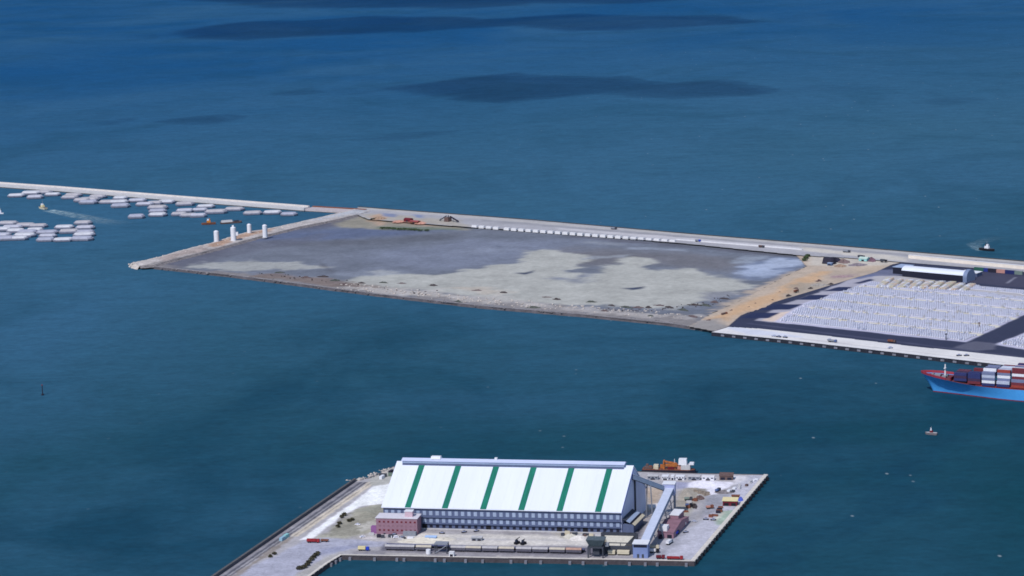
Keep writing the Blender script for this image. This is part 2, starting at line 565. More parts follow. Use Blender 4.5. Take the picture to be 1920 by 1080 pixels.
# basin of drying silt
BASIN = [(248, 496), (330, 478), (400, 458), (500, 434), (590, 414), (672, 400), (690, 412), (870, 426), (1065, 437), (1300, 458), (1512, 478),
         (1512, 500), (1470, 520), (1400, 560), (1330, 590), (1345, 620), (1250, 606), (1100, 591), (900, 574), (700, 551), (600, 538), (440, 517), (330, 505)]
silt = A(114, 119, 132); dry = A(178, 177, 172); wet = A(98, 108, 135); dark = A(92, 92, 104); brown = A(142, 132, 128)
L_ = [
    ([(248, 490), (500, 430), (672, 398), (700, 405), (640, 422), (560, 440), (480, 455), (420, 478), (370, 492), (300, 505)], A(98, 98, 112), 30, 25, 90, .9),
    ([(470, 446), (560, 432), (700, 426), (830, 432), (780, 440), (690, 448), (600, 453), (520, 456)], wet, 45, 45, 200, .95),
    ([(500, 452), (700, 449), (860, 440), (860, 446), (700, 456), (520, 460)], A(96, 98, 108), 30, 40, 120, .7),
    ([(700, 470), (900, 445), (1100, 455), (1000, 480), (860, 500), (720, 500)], A(126, 132, 150), 80, 110, 260, .8),
    ([(1060, 470), (1300, 478), (1390, 490), (1380, 515), (1200, 490), (1070, 500)], A(116, 114, 120), 50, 60, 200, .8),
    # dried pale silt
    ([(640, 532), (690, 520), (740, 512), (800, 517), (880, 504), (905, 498), (960, 486), (985, 478), (1010, 474), (1060, 480), (1068, 502), (1085, 520),
      (1110, 513), (1140, 505), (1165, 496), (1186, 489), (1200, 502), (1255, 510), (1300, 507), (1345, 518), (1402, 535), (1385, 545), (1345, 558),
      (1310, 572), (1240, 578), (1150, 577), (1060, 572), (950, 563), (850, 552), (760, 548), (690, 546)], dry, 12, 46, 90, 1),
    ([(990, 470), (1030, 472), (1080, 476), (1040, 480)], dry, 12, 30, 60, .8),
    ([(1040, 520), (1075, 522), (1100, 516), (1090, 530), (1060, 532)], A(120, 126, 144), 25, 20, 60, .8),
    ([(370, 500), (420, 492), (480, 488), (560, 490), (600, 498), (560, 508), (480, 506), (400, 508)], A(168, 168, 166), 12, 50, 70, .9),
    # blue-white crusted pond in the far right corner
    ([(1385, 505), (1410, 493), (1460, 482), (1508, 486), (1512, 500), (1470, 516), (1420, 524), (1385, 520)], A(122, 132, 156), 25, 25, 90, 1),
    ([(1400, 500), (1440, 490), (1460, 486), (1500, 490), (1480, 500), (1430, 506)], A(176, 186, 208), 10, 26, 45, .9),
    ([(1390, 512), (1420, 507), (1490, 505), (1460, 514), (1400, 520)], A(166, 176, 198), 10, 26, 45, .8),
    ([(1370, 495), (1395, 482), (1440, 484), (1420, 492)], A(150, 158, 172), 10, 22, 40, .7),
    # puddles
    ([(963, 512), (985, 516), (1001, 511), (1000, 508), (985, 512)], A(58, 66, 90), 5, 1.5, 20, 1),
    ([(1165, 541), (1185, 545), (1206, 542), (1207, 538), (1185, 540)], A(58, 66, 90), 5, 1.5, 20, 1),
    ([(1025, 523), (1050, 526), (1062, 523), (1045, 521)], A(118, 124, 142), 14, 12, 30, .8),
    ([(925, 459), (950, 463), (955, 466), (935, 466)], A(104, 110, 128), 14, 10, 30, .9),
    ([(1320, 552), (1370, 547), (1380, 552), (1330, 563)], A(128, 130, 142), 16, 18, 40, .8),
    ([(600, 490), (612, 500), (625, 510), (630, 516), (622, 512), (606, 500)], A(90, 88, 96), 8, 6, 25, .8),
    # drift of brown and pale debris along the front edge
    ([(300, 500), (420, 508), (600, 525), (700, 538), (830, 552), (1000, 568), (1150, 582), (1280, 590), (1345, 606), (1345, 622), (1100, 592), (700, 552), (440, 518)], A(140, 134, 134), 18, 36, 45, .95),
    ([(480, 512), (600, 522), (720, 538), (720, 546), (600, 533), (480, 518)], A(128, 112, 106), 12, 24, 40, .8),
    ([(640, 538), (760, 542), (900, 556), (1000, 566), (1000, 572), (860, 562), (700, 548)], A(190, 184, 180), 10, 30, 30, .75),
    ([(850, 540), (900, 540), (960, 548), (900, 552)], A(188, 176, 164), 14, 18, 30, .7),
    ([(1000, 572), (1150, 584), (1300, 592), (1300, 600), (1150, 590), (1000, 578)], A(184, 178, 176), 10, 30, 30, .7),
    # sand washed out from the track, crusts and run-off streaks
    ([(1300, 604), (1345, 580), (1400, 556), (1460, 522), (1500, 503), (1520, 500), (1480, 524), (1400, 566), (1345, 600)], A(186, 170, 156), 10, 20, 35, .95),
    ([(1180, 462), (1290, 468), (1300, 472), (1190, 467)], A(150, 156, 170), 8, 16, 40, .7),
    ([(1100, 452), (1180, 458), (1180, 462), (1100, 456)], A(146, 150, 160), 8, 14, 40, .6),
    ([(1080, 486), (1120, 480), (1180, 476), (1185, 480), (1120, 486), (1085, 491)], A(156, 160, 168), 8, 18, 30, .7),
    ([(1060, 440), (1300, 461), (1500, 480), (1500, 485), (1300, 466), (1060, 444)], A(96, 96, 108), 10, 10, 50, .7),
    ([(330, 494), (420, 474), (520, 450), (600, 440), (560, 456), (440, 482), (350, 500)], A(104, 106, 120), 20, 30, 60, .6),
    ([(620, 516), (700, 508), (780, 512), (700, 518)], A(140, 146, 160), 16, 30, 50, .6),
    ([(860, 470), (960, 462), (980, 468), (880, 478)], A(138, 144, 160), 20, 40, 60, .5),
    # scrub and soil by the mole root
    ([(640, 420), (672, 402), (700, 406), (760, 415), (870, 424), (880, 431), (800, 430), (700, 428), (640, 426)], A(150, 144, 132), 14, 22, 60, 1),
    ([(700, 424), (780, 425), (860, 430), (780, 432), (710, 430)], A(112, 124, 112), 10, 16, 40, .85),
    ([(690, 414), (712, 402), (730, 412), (715, 422)], A(186, 158, 138), 10, 10, 30, .9),
    ([(740, 418), (790, 414), (860, 420), (800, 424)], A(176, 150, 136), 10, 14, 30, .8),
]
sheet('mudflat', BASIN, ZB, math.radians(-36), 4.5, 4.5, silt, L_, ground_mat('silt', .17, .15, .022, bump=.5), grain=.18,
      relief=[(L_[5][0], .5, 30, .3), (L_[18][0], 1.2, 12, .9), (L_[23][0], 1.5, 12, .6)])
bank('rubble_shore', [(248, 496), (330, 505), (440, 517), (600, 538), (700, 551), (900, 574), (1100, 591), (1250, 606), (1345, 620)], ZB, -1.2, 3, mat('worn_embankment', A(84, 80, 86), var=.35, scale=.15, bump=.5), cap=4, jitter=.8, step=6, captop=.5, capmat=mat('embankment_top', A(146, 141, 144), var=.35, scale=.12, bump=.5))

# mole on the left of the basin
MOLE = [(246, 494), (300, 482), (332, 472), (400, 455), (440, 442), (470, 434), (500, 430), (600, 408), (672, 391), (690, 398), (640, 410), (560, 426), (480, 446), (400, 468), (330, 486), (290, 497), (262, 499)]
sheet('mole', MOLE, 4.2, math.radians(54), 4, 3, A(186, 178, 176), [
    ([(390, 458), (440, 441), (500, 429), (520, 428), (500, 438), (440, 452), (400, 464)], A(178, 146, 126), 8, 12, 30, .95),
    ([(560, 415), (672, 392), (690, 398), (600, 414)], A(188, 190, 198), 8, 14, 30, .8),
    ([(300, 484), (340, 472), (390, 462), (390, 468), (340, 480), (310, 490)], A(170, 152, 146), 8, 16, 25, .7),
    ([(262, 499), (330, 486), (480, 446), (640, 410), (690, 398), (690, 402), (640, 415), (480, 452), (330, 491)], A(120, 116, 118), 8, 8, 20, .8),
], ground_mat('mole_rubble', .3, .35, .06), grain=.12, relief=[(MOLE, 1.3, 9, .8)])
bank('mole_shore', [(672, 391), (600, 408), (500, 430), (470, 434), (440, 442), (400, 455), (332, 472), (300, 482), (246, 494), (262, 499)], 4.2, -1.2, 6, M_ROCKP, cap=3, jitter=2.0, step=5, captop=.4)
bank('mole_slope', [(262, 499), (290, 497), (330, 486), (400, 468), (480, 446), (560, 426), (640, 410), (690, 398)], 4.2, 2.2, 6, M_ROCK, cap=2, jitter=1.5, step=5, captop=.3)

# causeway / sea wall road on the right
CAUSE = [(672, 388), (1000, 412.5), (1300, 439), (1560, 460), (1920, 490), (2400, 530), (2400, 549), (1700, 492), (1600, 484), (1505, 479), (1300, 458), (1065, 437), (870, 425), (690, 411), (660, 399)]
sheet('causeway', CAUSE, ZC, math.radians(-36), 3.0, 2.2, A(172, 170, 176), [
    (strip((672, 389.5), (2400, 531.5), 4), A(186, 182, 180), 5, 5, 30, .9),
    (strip((900, 413), (2400, 535.5), 4), A(150, 148, 154), 6, 5, 60, .6),
    (strip((1040, 428), (1500, 466), 5), A(204, 200, 204), 6, 6, 60, .8),
    (strip((1500, 466), (1700, 486), 8), A(208, 200, 190), 10, 10, 50, .9),
    ([(672, 400), (740, 402), (860, 412), (870, 425), (690, 411)], A(176, 168, 158), 12, 16, 40, .9),
    ([(692, 406), (712, 400), (725, 408), (712, 414)], A(190, 160, 138), 8, 8, 20, .9),
    ([(716, 399), (742, 401), (740, 407), (720, 405)], A(128, 138, 170), 8, 6, 20, .9),
    ([(776, 402), (793, 404), (792, 409), (778, 408)], A(126, 138, 172), 8, 6, 20, .9),
    ([(735, 412), (790, 414), (785, 420), (740, 419)], A(196, 150, 130), 8, 8, 20, .8),
], ground_mat('causeway_paving', .12, .2, .03), grain=.08)
bank('seaward_wall', [(2400, 530), (1920, 490), (1560, 460), (1300, 439), (1000, 412.5), (672, 388)], ZC, -1, .6, M_DARKCONC, cap=2, captop=.9)

# sandy track between basin and terminal
SAND = [(1490, 476), (1600, 483), (1700, 491), (1690, 500), (1640, 512), (1560, 548), (1440, 603), (1346, 622), (1290, 612), (1335, 588), (1400, 558), (1470, 519), (1512, 500)]
sheet('sand_track', SAND, 3.4, math.radians(54), 2.5, 2.5, A(190, 172, 156), [
    ([(1310, 602), (1360, 588), (1420, 560), (1480, 532), (1540, 508), (1560, 508), (1500, 540), (1420, 580), (1360, 600)], A(206, 170, 136), 14, 14, 60, .95),
    ([(1290, 612), (1310, 600), (1350, 600), (1370, 612), (1345, 624)], A(150, 146, 146), 14, 12, 40, .9),
    ([(1480, 540), (1540, 524), (1560, 528), (1520, 545), (1480, 560)], A(164, 154, 142), 14, 18, 30, .7),
    ([(1560, 516), (1610, 512), (1590, 522), (1555, 524)], A(158, 138, 140), 12, 10, 30, .7),
    ([(1512, 478), (1600, 482), (1700, 491), (1660, 498), (1600, 500), (1520, 496)], A(204, 196, 186), 14, 14, 40, .8),
    ([(1600, 500), (1660, 498), (1640, 508), (1600, 512)], A(196, 176, 156), 12, 10, 30, .8),
], ground_mat('sand', .14, .25, .04), grain=.12, relief=[([(1310, 604), (1420, 560), (1520, 505), (1550, 505), (1440, 580), (1360, 604)], 1.2, 12, .9)])

# car terminal
AT = math.radians(-37.2)
TERM = [(1334, 623), (1365, 612), (1388, 592), (1430, 573), (1490, 555), (1540, 540), (1600, 522), (1640, 511), (1672, 496), (1700, 490), (2400, 549), (2400, 746), (1920, 689), (1600, 652), (1480, 638)]
asph = A(56, 60, 84)
pale = A(176, 172, 184)
LOT1 = [(1474, 604.8), (1497, 586), (1533, 567), (1604, 538.5), (1634, 529), (1812, 546), (1925, 558), (2060, 571), (2030, 588), (1926, 588), (1812, 641)]
LOTV0 = min(-math.sin(AT) * x + math.cos(AT) * y for x, y in WP(LOT1, ZT))
LOTP = 7 * 5.25 + 2 * 5.8


def lanes(X, Y):
    v = (-math.sin(AT) * X + math.cos(AT) * Y - LOTV0) % LOTP
    return np.maximum(np.abs(v - (7 * 5.25 + 3.2)) - 6.2, sdist(X, Y, WP(LOT1, ZT)))


sheet('terminal_yard', TERM, ZT, AT, 2.0, 2.0, asph, [
    ([(1415, 601), (1440, 586), (1470, 570), (1530, 550), (1604, 520), (1640, 511), (1700, 520), (1700, 540), (1500, 590), (1480, 608)], pale, 4, 3, 20, .95),
    ([(1425, 601), (1440, 596), (1462, 586), (1500, 580), (1480, 606)], A(222, 200, 184), 3, 3, 20, .9),
    ([(1450, 604), (1500, 571), (1603, 537), (1634, 527), (1812, 545), (1920, 556), (2080, 572), (2080, 600), (1920, 590), (1812, 642)], A(196, 194, 216), 3, 2, 20, .95),
    ([(1634, 527), (1640, 516), (1690, 518), (1815, 534), (1920, 545), (2080, 560), (2080, 572), (1920, 556), (1812, 545)], A(186, 182, 186), 3, 2, 20, .95),
    ([(1865, 646), (1925, 622), (2080, 640), (2080, 672), (1920, 655)], A(196, 194, 216), 3, 2, 20, .95),
    (lanes, A(222, 214, 196), 1.5, .8, 12, .9),
    # dark bays on the left margin
    ([(1600, 531), (1632, 523), (1640, 525), (1612, 532)], A(46, 54, 88), 3, 2, 20, 1),
    ([(1542, 546), (1572, 538), (1600, 538), (1585, 546)], A(42, 50, 84), 3, 2, 20, 1),
    ([(1493, 562), (1520, 553), (1555, 553), (1535, 562)], A(42, 50, 84), 3, 2, 20, 1),
    ([(1428, 581), (1452, 570.5), (1506, 570.5), (1482, 580.5)], A(42, 50, 84), 3, 2, 20, 1),
    ([(1386, 597), (1412, 586.5), (1462, 586.5), (1442, 596.5)], A(42, 50, 84), 3, 2, 20, 1),
    ([(1600, 516), (1640, 506), (1690, 505), (1690, 516), (1640, 518)], A(112, 116, 142), 6, 4, 20, .9),
    ([(1590, 521), (1640, 513), (1650, 516), (1610, 523)], A(104, 112, 146), 5, 4, 20, .9),
    # far asphalt yard
    ([(1842, 510), (1925, 518), (2080, 532), (2080, 552), (1905, 538), (1815, 530)], A(72, 72, 92), 4, 4, 40, 1),
    (hstrip((1904, 520), (1888, 531), 4), A(150, 150, 166), 2, 1, 10, .8),
    # pale traffic lane on the front road
    ([(1790, 652), (1812, 643), (1830, 640), (1870, 645), (1865, 655), (1830, 658)], A(104, 104, 122), 5, 4, 40, .8),
    (strip((1400, 606), (2080, 690), 2.2), A(86, 88, 112), 3, 2, 20, .6),
], ground_mat('asphalt', .10, .3, .02, bump=.1), grain=.05)
# front quay apron: its own sheet of pale concrete laid on the yard
APRON = [(1336, 622.5), (1366, 613), (1420, 616), (1560, 631), (1700, 648), (1920, 671), (2400, 728), (2400, 745.5), (1920, 688.5), (1600, 651.5), (1480, 637.5)]
sheet('quay_apron', APRON, ZT + .15, AT, 2.0, 1.5, A(226, 222, 222), [
    (strip((1500, 635), (2400, 738), 2), A(204, 200, 202), 3, 3, 60, .8),
    ([(1366, 613), (1450, 622), (1500, 632), (1400, 628)], A(208, 212, 230), 6, 8, 30, .7),
    (strip((1600, 645), (2400, 738), 1.2), A(236, 232, 228), 3, 3, 60, .8),
], ground_mat('apron_concrete', .09, .25, .03, bump=.1), grain=.04)
bank('quay_face', [(1334, 623), (1480, 638), (1600, 652), (1920, 689), (2400, 746)], ZT, -1, .3, mat('quay_shadow_face', A(40, 42, 54), var=.4, scale=.3), cap=2.2, captop=.25, capmat=M_CONCW)  # near-black face paints in the shadow beneath the piled deck
bank('terminal_kerb', [(2400, 549), (1700, 490), (1672, 496), (1640, 511), (1600, 522), (1540, 540), (1490, 555), (1430, 573), (1388, 592), (1365, 612), (1334, 623)], ZT, 3.0, .5, M_ROCK, cap=.8)

# pier with the bulk store
AP = math.radians(-10.5)
PIER = [(320, 1135), (400, 1080), (655, 904), (700, 894), (728, 878), (745, 873), (1195, 884), (1280, 887), (1440, 890), (1302, 1053), (1150, 1050), (900, 1046), (640, 1041), (615, 1056), (575, 1085), (500, 1140)]
def along(o0, o1, y0=1135, y1=904):
    x = lambda y: 400 + (1080 - y) * 255 / 176
    return [(x(y0) + o0, y0), (x(y1) + o0, y1), (x(y1) + o1, y1), (x(y0) + o1, y0)]


sheet('pier', PIER, ZP, AP, 1.1, 1.4, A(166, 162, 166), [
    ([(1215, 1053), (1302, 1053), (1440, 890), (1400, 891), (1345, 950), (1300, 985), (1255, 1005), (1225, 1040)], A(178, 178, 190), 6, 4, 15, .95),
    ([(1320, 985), (1390, 900), (1425, 898), (1310, 1045), (1250, 1045), (1270, 1010)], A(184, 182, 194), 8, 6, 20, .8),
    # pale slab behind the conveyor tower
    ([(1290, 905), (1310, 901), (1375, 904), (1372, 912), (1352, 920), (1345, 927), (1326, 929), (1322, 917), (1288, 914)], A(226, 222, 232), 2.5, 2, 8, 1),
    ([(1372, 892), (1402, 893), (1400, 900), (1378, 908)], A(214, 210, 216), 4, 2, 8, .9),
    ([(1260, 903), (1292, 905), (1288, 915), (1262, 918)], A(146, 148, 176), 4, 3, 8, .8),
    # bare earth inside the conveyor triangle
    ([(1204, 912), (1246, 916), (1240, 935), (1222, 962), (1206, 958), (1216, 945)], A(176, 158, 142), 4, 3, 10, .95),
    ([(1215, 945), (1240, 943), (1236, 950), (1218, 955)], A(220, 216, 220), 3, 2, 6, .8),
    # scrap yard
    ([(1268, 924), (1288, 916), (1326, 918), (1324, 930), (1308, 940), (1296, 955), (1264, 962), (1264, 940)], A(158, 150, 140), 5, 6, 14, .95),
    ([(1268, 960), (1300, 950), (1292, 968), (1275, 976)], A(168, 164, 152), 5, 5, 12, .9),
    ([(1322, 930), (1370, 926), (1360, 936), (1348, 955), (1325, 972), (1310, 968), (1322, 948)], A(146, 146, 156), 4, 4, 12, .9),
    ([(1318, 966), (1340, 966), (1345, 972), (1322, 974)], A(176, 170, 182), 3, 3, 8, .8),
    ([(1352, 958), (1384, 955), (1372, 976), (1350, 984), (1340, 978)], A(156, 172, 156), 4, 4, 10, .95),
    ([(1336, 975), (1356, 960), (1362, 962), (1342, 976)], A(206, 200, 190), 3, 2, 8, .8),
    # pit side
    ([(1178, 990), (1200, 975), (1212, 975), (1204, 1000), (1196, 1012), (1180, 1010)], A(86, 86, 100), 4, 3, 8, .9),
    ([(1196, 960), (1220, 962), (1210, 980), (1186, 985)], A(176, 166, 160), 4, 3, 8, .8),
    # swept forecourt before the store
    ([(790, 1000), (1125, 1006), (1110, 1023), (900, 1022), (775, 1020), (742, 1018), (770, 1004)], A(206, 200, 194), 5, 4, 14, .95),
    ([(850, 1008), (1060, 1012), (1060, 1015), (850, 1012)], A(182, 178, 182), 3, 3, 15, .6),
    ([(1060, 1004), (1110, 1006), (1105, 1014), (1065, 1014)], A(222, 216, 210), 3, 4, 8, .8),
    ([(1035, 998), (1090, 1000), (1085, 1012), (1060, 1010)], A(170, 164, 152), 4, 5, 8, .7),
    # railway strip and quay front
    ([(715, 1020), (1100, 1026), (1130, 1030), (1130, 1042), (715, 1034)], A(104, 102, 116), 3, 2, 10, .9),
    ([(660, 1032), (760, 1034), (1190, 1043), (1190, 1048), (660, 1041)], A(142, 138, 144), 4, 4, 14, .9),
    (strip((722, 1038), (800, 1040), 3), A(178, 172, 168), 2, 2, 8, .7),
    (strip((930, 1043), (1300, 1051.5), 3), A(190, 182, 176), 2, 3, 12, .8),
    # yard before the brick annex
    ([(668, 995), (706, 990), (705, 1004), (760, 1010), (748, 1018), (690, 1018), (660, 1010)], A(178, 172, 170), 5, 6, 12, .8),
    (strip((672, 996), (706, 996), 4), A(228, 224, 222), 2, 3, 8, .9),
    (strip((678, 1008), (704, 1009), 3), A(214, 206, 206), 2, 3, 8, .8),
    # access road
    ([(330, 1135), (430, 1080), (520, 1042), (570, 1012), (600, 1006), (690, 1014), (728, 1016), (716, 1024), (650, 1030), (625, 1040), (560, 1075), (490, 1135)], A(166, 166, 182), 4, 3, 15, .95),
    ([(600, 1030), (680, 1018), (700, 1020), (640, 1034), (600, 1040)], A(140, 142, 164), 5, 4, 20, .8),
    ([(610, 1042), (640, 1034), (640, 1042), (560, 1090), (540, 1090)], A(166, 162, 160), 5, 5, 14, .9),
    # scrub ground and white haul road
    ([(592, 1009), (660, 960), (690, 947), (724, 944), (722, 975), (705, 990), (690, 1000), (640, 1010)], A(166, 162, 148), 5, 7, 16, .95),
    ([(600, 1004), (650, 972), (700, 950), (720, 950), (700, 985), (650, 1002)], A(132, 128, 118), 3, 16, 14, .6),
    ([(668, 985), (705, 975), (702, 992), (675, 998)], A(196, 192, 186), 3, 8, 10, .7),
    ([(1230, 1040), (1262, 1008), (1300, 960), (1310, 962), (1275, 1012), (1245, 1046)], A(150, 150, 160), 4, 4, 12, .6),
    ([(670, 955), (722, 944), (722, 960), (690, 972)], A(150, 148, 136), 6, 8, 14, .8),
    ([(563, 1012), (572, 1006), (636, 960), (668, 937), (690, 920), (700, 910), (745, 905), (745, 944), (700, 946), (672, 950), (640, 968), (585, 1011)], A(240, 238, 244), 2.5, 2, 10, 1),
    # rail tracks beside the sea wall
    (along(0, 12), A(84, 84, 94), 1.5, 1, 10, .95),
    (along(12, 19), A(140, 138, 146), 1.5, 1, 10, .95),
    (along(19, 26), A(82, 82, 94), 1.5, 1, 10, .95),
    (along(26, 29), A(150, 148, 152), 1, .6, 10, .95),
    (along(29, 34), A(88, 86, 96), 1, .6, 10, .95),
    (along(36, 51, 1006), A(204, 192, 176), 1.5, 1.5, 10, .95),
    (along(41, 44, 1006), A(128, 120, 120), 1, 1, 10, .8),
    (along(34, 48, 1080, 1006), A(134, 124, 116), 2, 3, 10, .8),
    ([(690, 900), (728, 880), (750, 875), (742, 905), (700, 912)], A(176, 174, 168), 4, 4, 8, .9),
], ground_mat('pier_paving', .22, .45, .07), grain=.16, gain=1.13,
    relief=[([(1268, 924), (1288, 917), (1326, 918), (1322, 930), (1300, 938), (1272, 938)], 3.0, 8, .8),
            ([(660, 962), (722, 944), (722, 975), (690, 990)], 1.6, 10, .9)])
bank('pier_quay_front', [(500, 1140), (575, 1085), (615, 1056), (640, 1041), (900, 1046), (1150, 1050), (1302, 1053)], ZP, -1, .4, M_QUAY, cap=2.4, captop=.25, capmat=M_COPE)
bank('pier_quay_side', [(1302, 1053), (1440, 890)], ZP, -1, .4, M_DARKCONC, cap=3.4, captop=.35, capmat=M_COPE)
bank('pier_quay_back', [(1440, 890), (1280, 887), (1195, 884), (745, 873), (728, 878), (700, 894), (655, 904)], ZP, -1, .5, M_DARKCONC, cap=1.2, captop=.25)
bank('revetment', [(658, 904), (402, 1080), (322, 1135)], ZP, -1, 6, M_REV, cap=1.5, jitter=.6, captop=.3)
t = thing('sea_wall', 'long dark grey sea wall running up the outer edge of the pier road', 'wall', P(402, 1080, ZP))
q0, q1 = P(334, 1130, ZP), P(666, 902, ZP); q0 -= t.location; q1 -= t.location
MB().beam(q0 + Vector((0, 0, 1.1)), q1 + Vector((0, 0, 1.1)), 1.6, 2.2).build('wall', M_REV, t)
MB().beam(q0 + Vector((0, 0, 2.32)), q1 + Vector((0, 0, 2.32)), 2.0, .22).build('coping', M_DARKCONC, t)

# loose rock: nobody could count it
mb = MB()
def scatter(line, n, z, spread, r0, r1, m):
    pts = [P(x, y, z) for x, y in line]
    Ls = [(b - a).length for a, b in zip(pts[:-1], pts[1:])]
    for _ in range(n):
        t = random.uniform(0, sum(Ls)); i = 0
        while i < len(Ls) - 1 and t > Ls[i]: t -= Ls[i]; i += 1
        p = pts[i].lerp(pts[i + 1], t / Ls[i])
        mb.rock(p.x + random.uniform(-spread, spread), p.y + random.uniform(-spread, spread), z + random.uniform(-.2, .4), random.uniform(r0, r1) ** 1.0, m)
scatter([(300, 502), (440, 516), (600, 537), (700, 550), (900, 573), (1100, 590), (1250, 605), (1340, 618)], 260, ZB, 5, .5, 1.5, 0)
scatter([(640, 536), (760, 548), (900, 563), (1000, 572), (1150, 582), (1290, 594)], 380, ZB + .3, 16, .5, 1.6, 1)
scatter([(250, 495), (332, 476), (400, 460), (440, 447), (560, 420), (690, 396)], 500, 4.6, 6, .5, 1.8, 1)
scatter([(480, 512), (600, 526), (720, 540), (830, 552)], 40, ZB + .4, 14, .5, 1.3, 2)
scatter([(1130, 580), (1200, 582), (1260, 577), (1320, 570), (1370, 556)], 50, ZB + .3, 9, .5, 1.3, 2)
scatter([(655, 903), (700, 892), (735, 877)], 90, ZP, 4, .5, 1.4, 1)
tag(mb.build('rubble', [M_ROCK, M_ROCKP, M_DARKROCK]), 'loose grey and brown rubble strewn along the shore of the silted basin', 'rubble', kind='stuff')
#@@PART3
# ------------------------------------------------------------------ shared materials for things
ORD = ['first', 'second', 'third', 'fourth', 'fifth', 'sixth', 'seventh', 'eighth', 'ninth', 'tenth', 'eleventh', 'twelfth', 'thirteenth', 'fourteenth',
       'fifteenth', 'sixteenth', 'seventeenth', 'eighteenth', 'nineteenth', 'twentieth']
for t in ('twenty', 'thirty', 'forty'):
    if t != 'twenty': ORD.append(t[:-1] + 'ieth')
    ORD += [t + '-' + x for x in ORD[:9]]
M_WHITE = mat('white_paint', A(232, 232, 240), var=.06, scale=.4, rough=.5)
M_GREY = mat('grey_paint', A(140, 144, 156), var=.12, scale=.5)
M_DGREY = mat('dark_grey_paint', A(66, 70, 82), var=.2, scale=.5)
M_BLACK = mat('black_rubber', A(24, 24, 34), var=.3, scale=.8)
M_RED = mat('red_paint', A(150, 40, 48), var=.15, scale=.5)
M_DRED = mat('dark_red_paint', A(108, 30, 44), var=.2, scale=.5)
M_BLUE = mat('blue_paint', A(36, 66, 190), var=.12, scale=.5)
M_TEAL = mat('teal_paint', A(150, 204, 206), var=.1, scale=.5)
M_BEIGE = mat('beige_paint', A(208, 198, 176), var=.1, scale=.5)
M_YEL = mat('pale_yellow_paint', A(224, 210, 164), var=.08, scale=.5)
M_ORANGE = mat('orange_paint', A(206, 128, 54), var=.2, scale=.5)
M_RUST = mat('rusty_steel', A(126, 78, 62), var=.4, scale=.7)
M_BROWN = mat('brown_steel', A(104, 84, 82), var=.35, scale=.6)
M_GLASS = mat('dark_glass', A(40, 50, 70), var=.1, scale=1, rough=.15, spec=.6)
M_LEAF = mat('foliage', (.050, .078, .030), var=.5, scale=1.2)
M_LEAFD = mat('dry_foliage', (.060, .055, .035), var=.5, scale=1.2)
M_EARTH = mat('brown_earth', A(160, 134, 116), var=.25, scale=.3, bump=.5)
M_GRIT = mat('pale_grit', A(208, 202, 190), var=.15, scale=.5, bump=.4)
M_SOOT = mat('dark_stockpile', A(40, 38, 56), var=.3, scale=.4, bump=.4)
M_CLAD = mat('blue_grey_cladding', A(92, 103, 136), var=.10, scale=.5, streak=(1, 1, .2))
M_CLADL = mat('pale_blue_cladding', A(160, 176, 206), var=.07, scale=.4, streak=(1, 1, .2))
M_ROOFW = mat('white_roof_sheet', A(226, 230, 246, .85), var=.03, scale=.12, streak=(1, .15, .15), rough=.55)
M_GREEN = mat('green_skylight_sheet', A(22, 118, 100, .8), var=.28, scale=.9, streak=(1, .12, .12), rough=.45)
M_PANE = mat('pale_window', A(160, 174, 202), var=.12, scale=.2, rough=.35)
M_GALL = mat('gallery_sheet', A(196, 204, 226), var=.08, scale=.3)
M_MAUVE = mat('mauve_brick', A(150, 116, 132), var=.14, scale=.5)
M_MAUVED = mat('mauve_roof', A(140, 106, 120), var=.22, scale=.6, streak=(.3, 1, 1))
M_SHADE = mat('dark_opening', A(30, 32, 52), var=.2, scale=.5)

UP = AP


def shed(name, label, cat, px, z, L, W, H, rz, wall, roof, kind='flat', rise=1.5, wins=0, wmat=None, doors=0, dmat=None, over=.4, group=None, endwins=0):
    """building with its near left base corner at px; local x along its front, y away from the viewer"""
    loc = px if isinstance(px, Vector) else P(px[0], px[1], z)
    t = thing(name, label, cat, loc, rz, group)
    mb = MB()
    if kind == 'gable': mb.extrude_x([(0, 0), (W, 0), (W, H), (W / 2, H + rise), (0, H)], 0, L)
    elif kind == 'mono': mb.extrude_x([(0, 0), (W, 0), (W, H + rise), (0, H)], 0, L)
    else: mb.box(0, L, 0, W, 0, H)
    mb.build('wall', wall, t)
    mb = MB()
    if kind == 'gable':
        k = rise / (W / 2)
        mb.extrude_x([(-over, H - over * k + .05), (W / 2, H + rise + .05), (W + over, H - over * k + .05), (W + over, H - over * k + .4), (W / 2, H + rise + .45), (-over, H - over * k + .4)], -over, L + over)
    elif kind == 'mono':
        k = rise / W
        mb.extrude_x([(-over, H - over * k + .05), (W + over, H + rise + over * k + .05), (W + over, H + rise + over * k + .4), (-over, H - over * k + .4)], -over, L + over)
    elif kind == 'barrel':
        pr = [(W / 2 - (W / 2 + over) * math.cos(math.pi * i / 12), H + rise * math.sin(math.pi * i / 12) + .02) for i in range(13)]
        mb.extrude_x(pr, -over, L + over)
    else:
        mb.box(-over, L + over, -over, W + over, H + .02, H + .45)
    mb.build('roof', roof, t)
    for i in range(wins):
        x = (i + .5) * L / wins; hw = min(1.4, L / wins * .3)
        mb = MB(); mb.box(x - hw, x + hw, -.08, .1, H * .5, H * .8); mb.build('window', wmat or M_GLASS, t)
    for i in range(endwins):
        y = (i + .5) * W / endwins
        mb = MB(); mb.box(L - .1, L + .08, y - .9, y + .9, H * .5, H * .78); mb.build('window', wmat or M_GLASS, t)
    for i in range(doors):
        x = (i + .5) * L / doors; hw = min(1.8, L / doors * .32)
        mb = MB(); mb.box(x - hw, x + hw, -.1, .1, .05, H * .62 if not wins else H * .42); mb.build('door', dmat or M_SHADE, t)
    return t


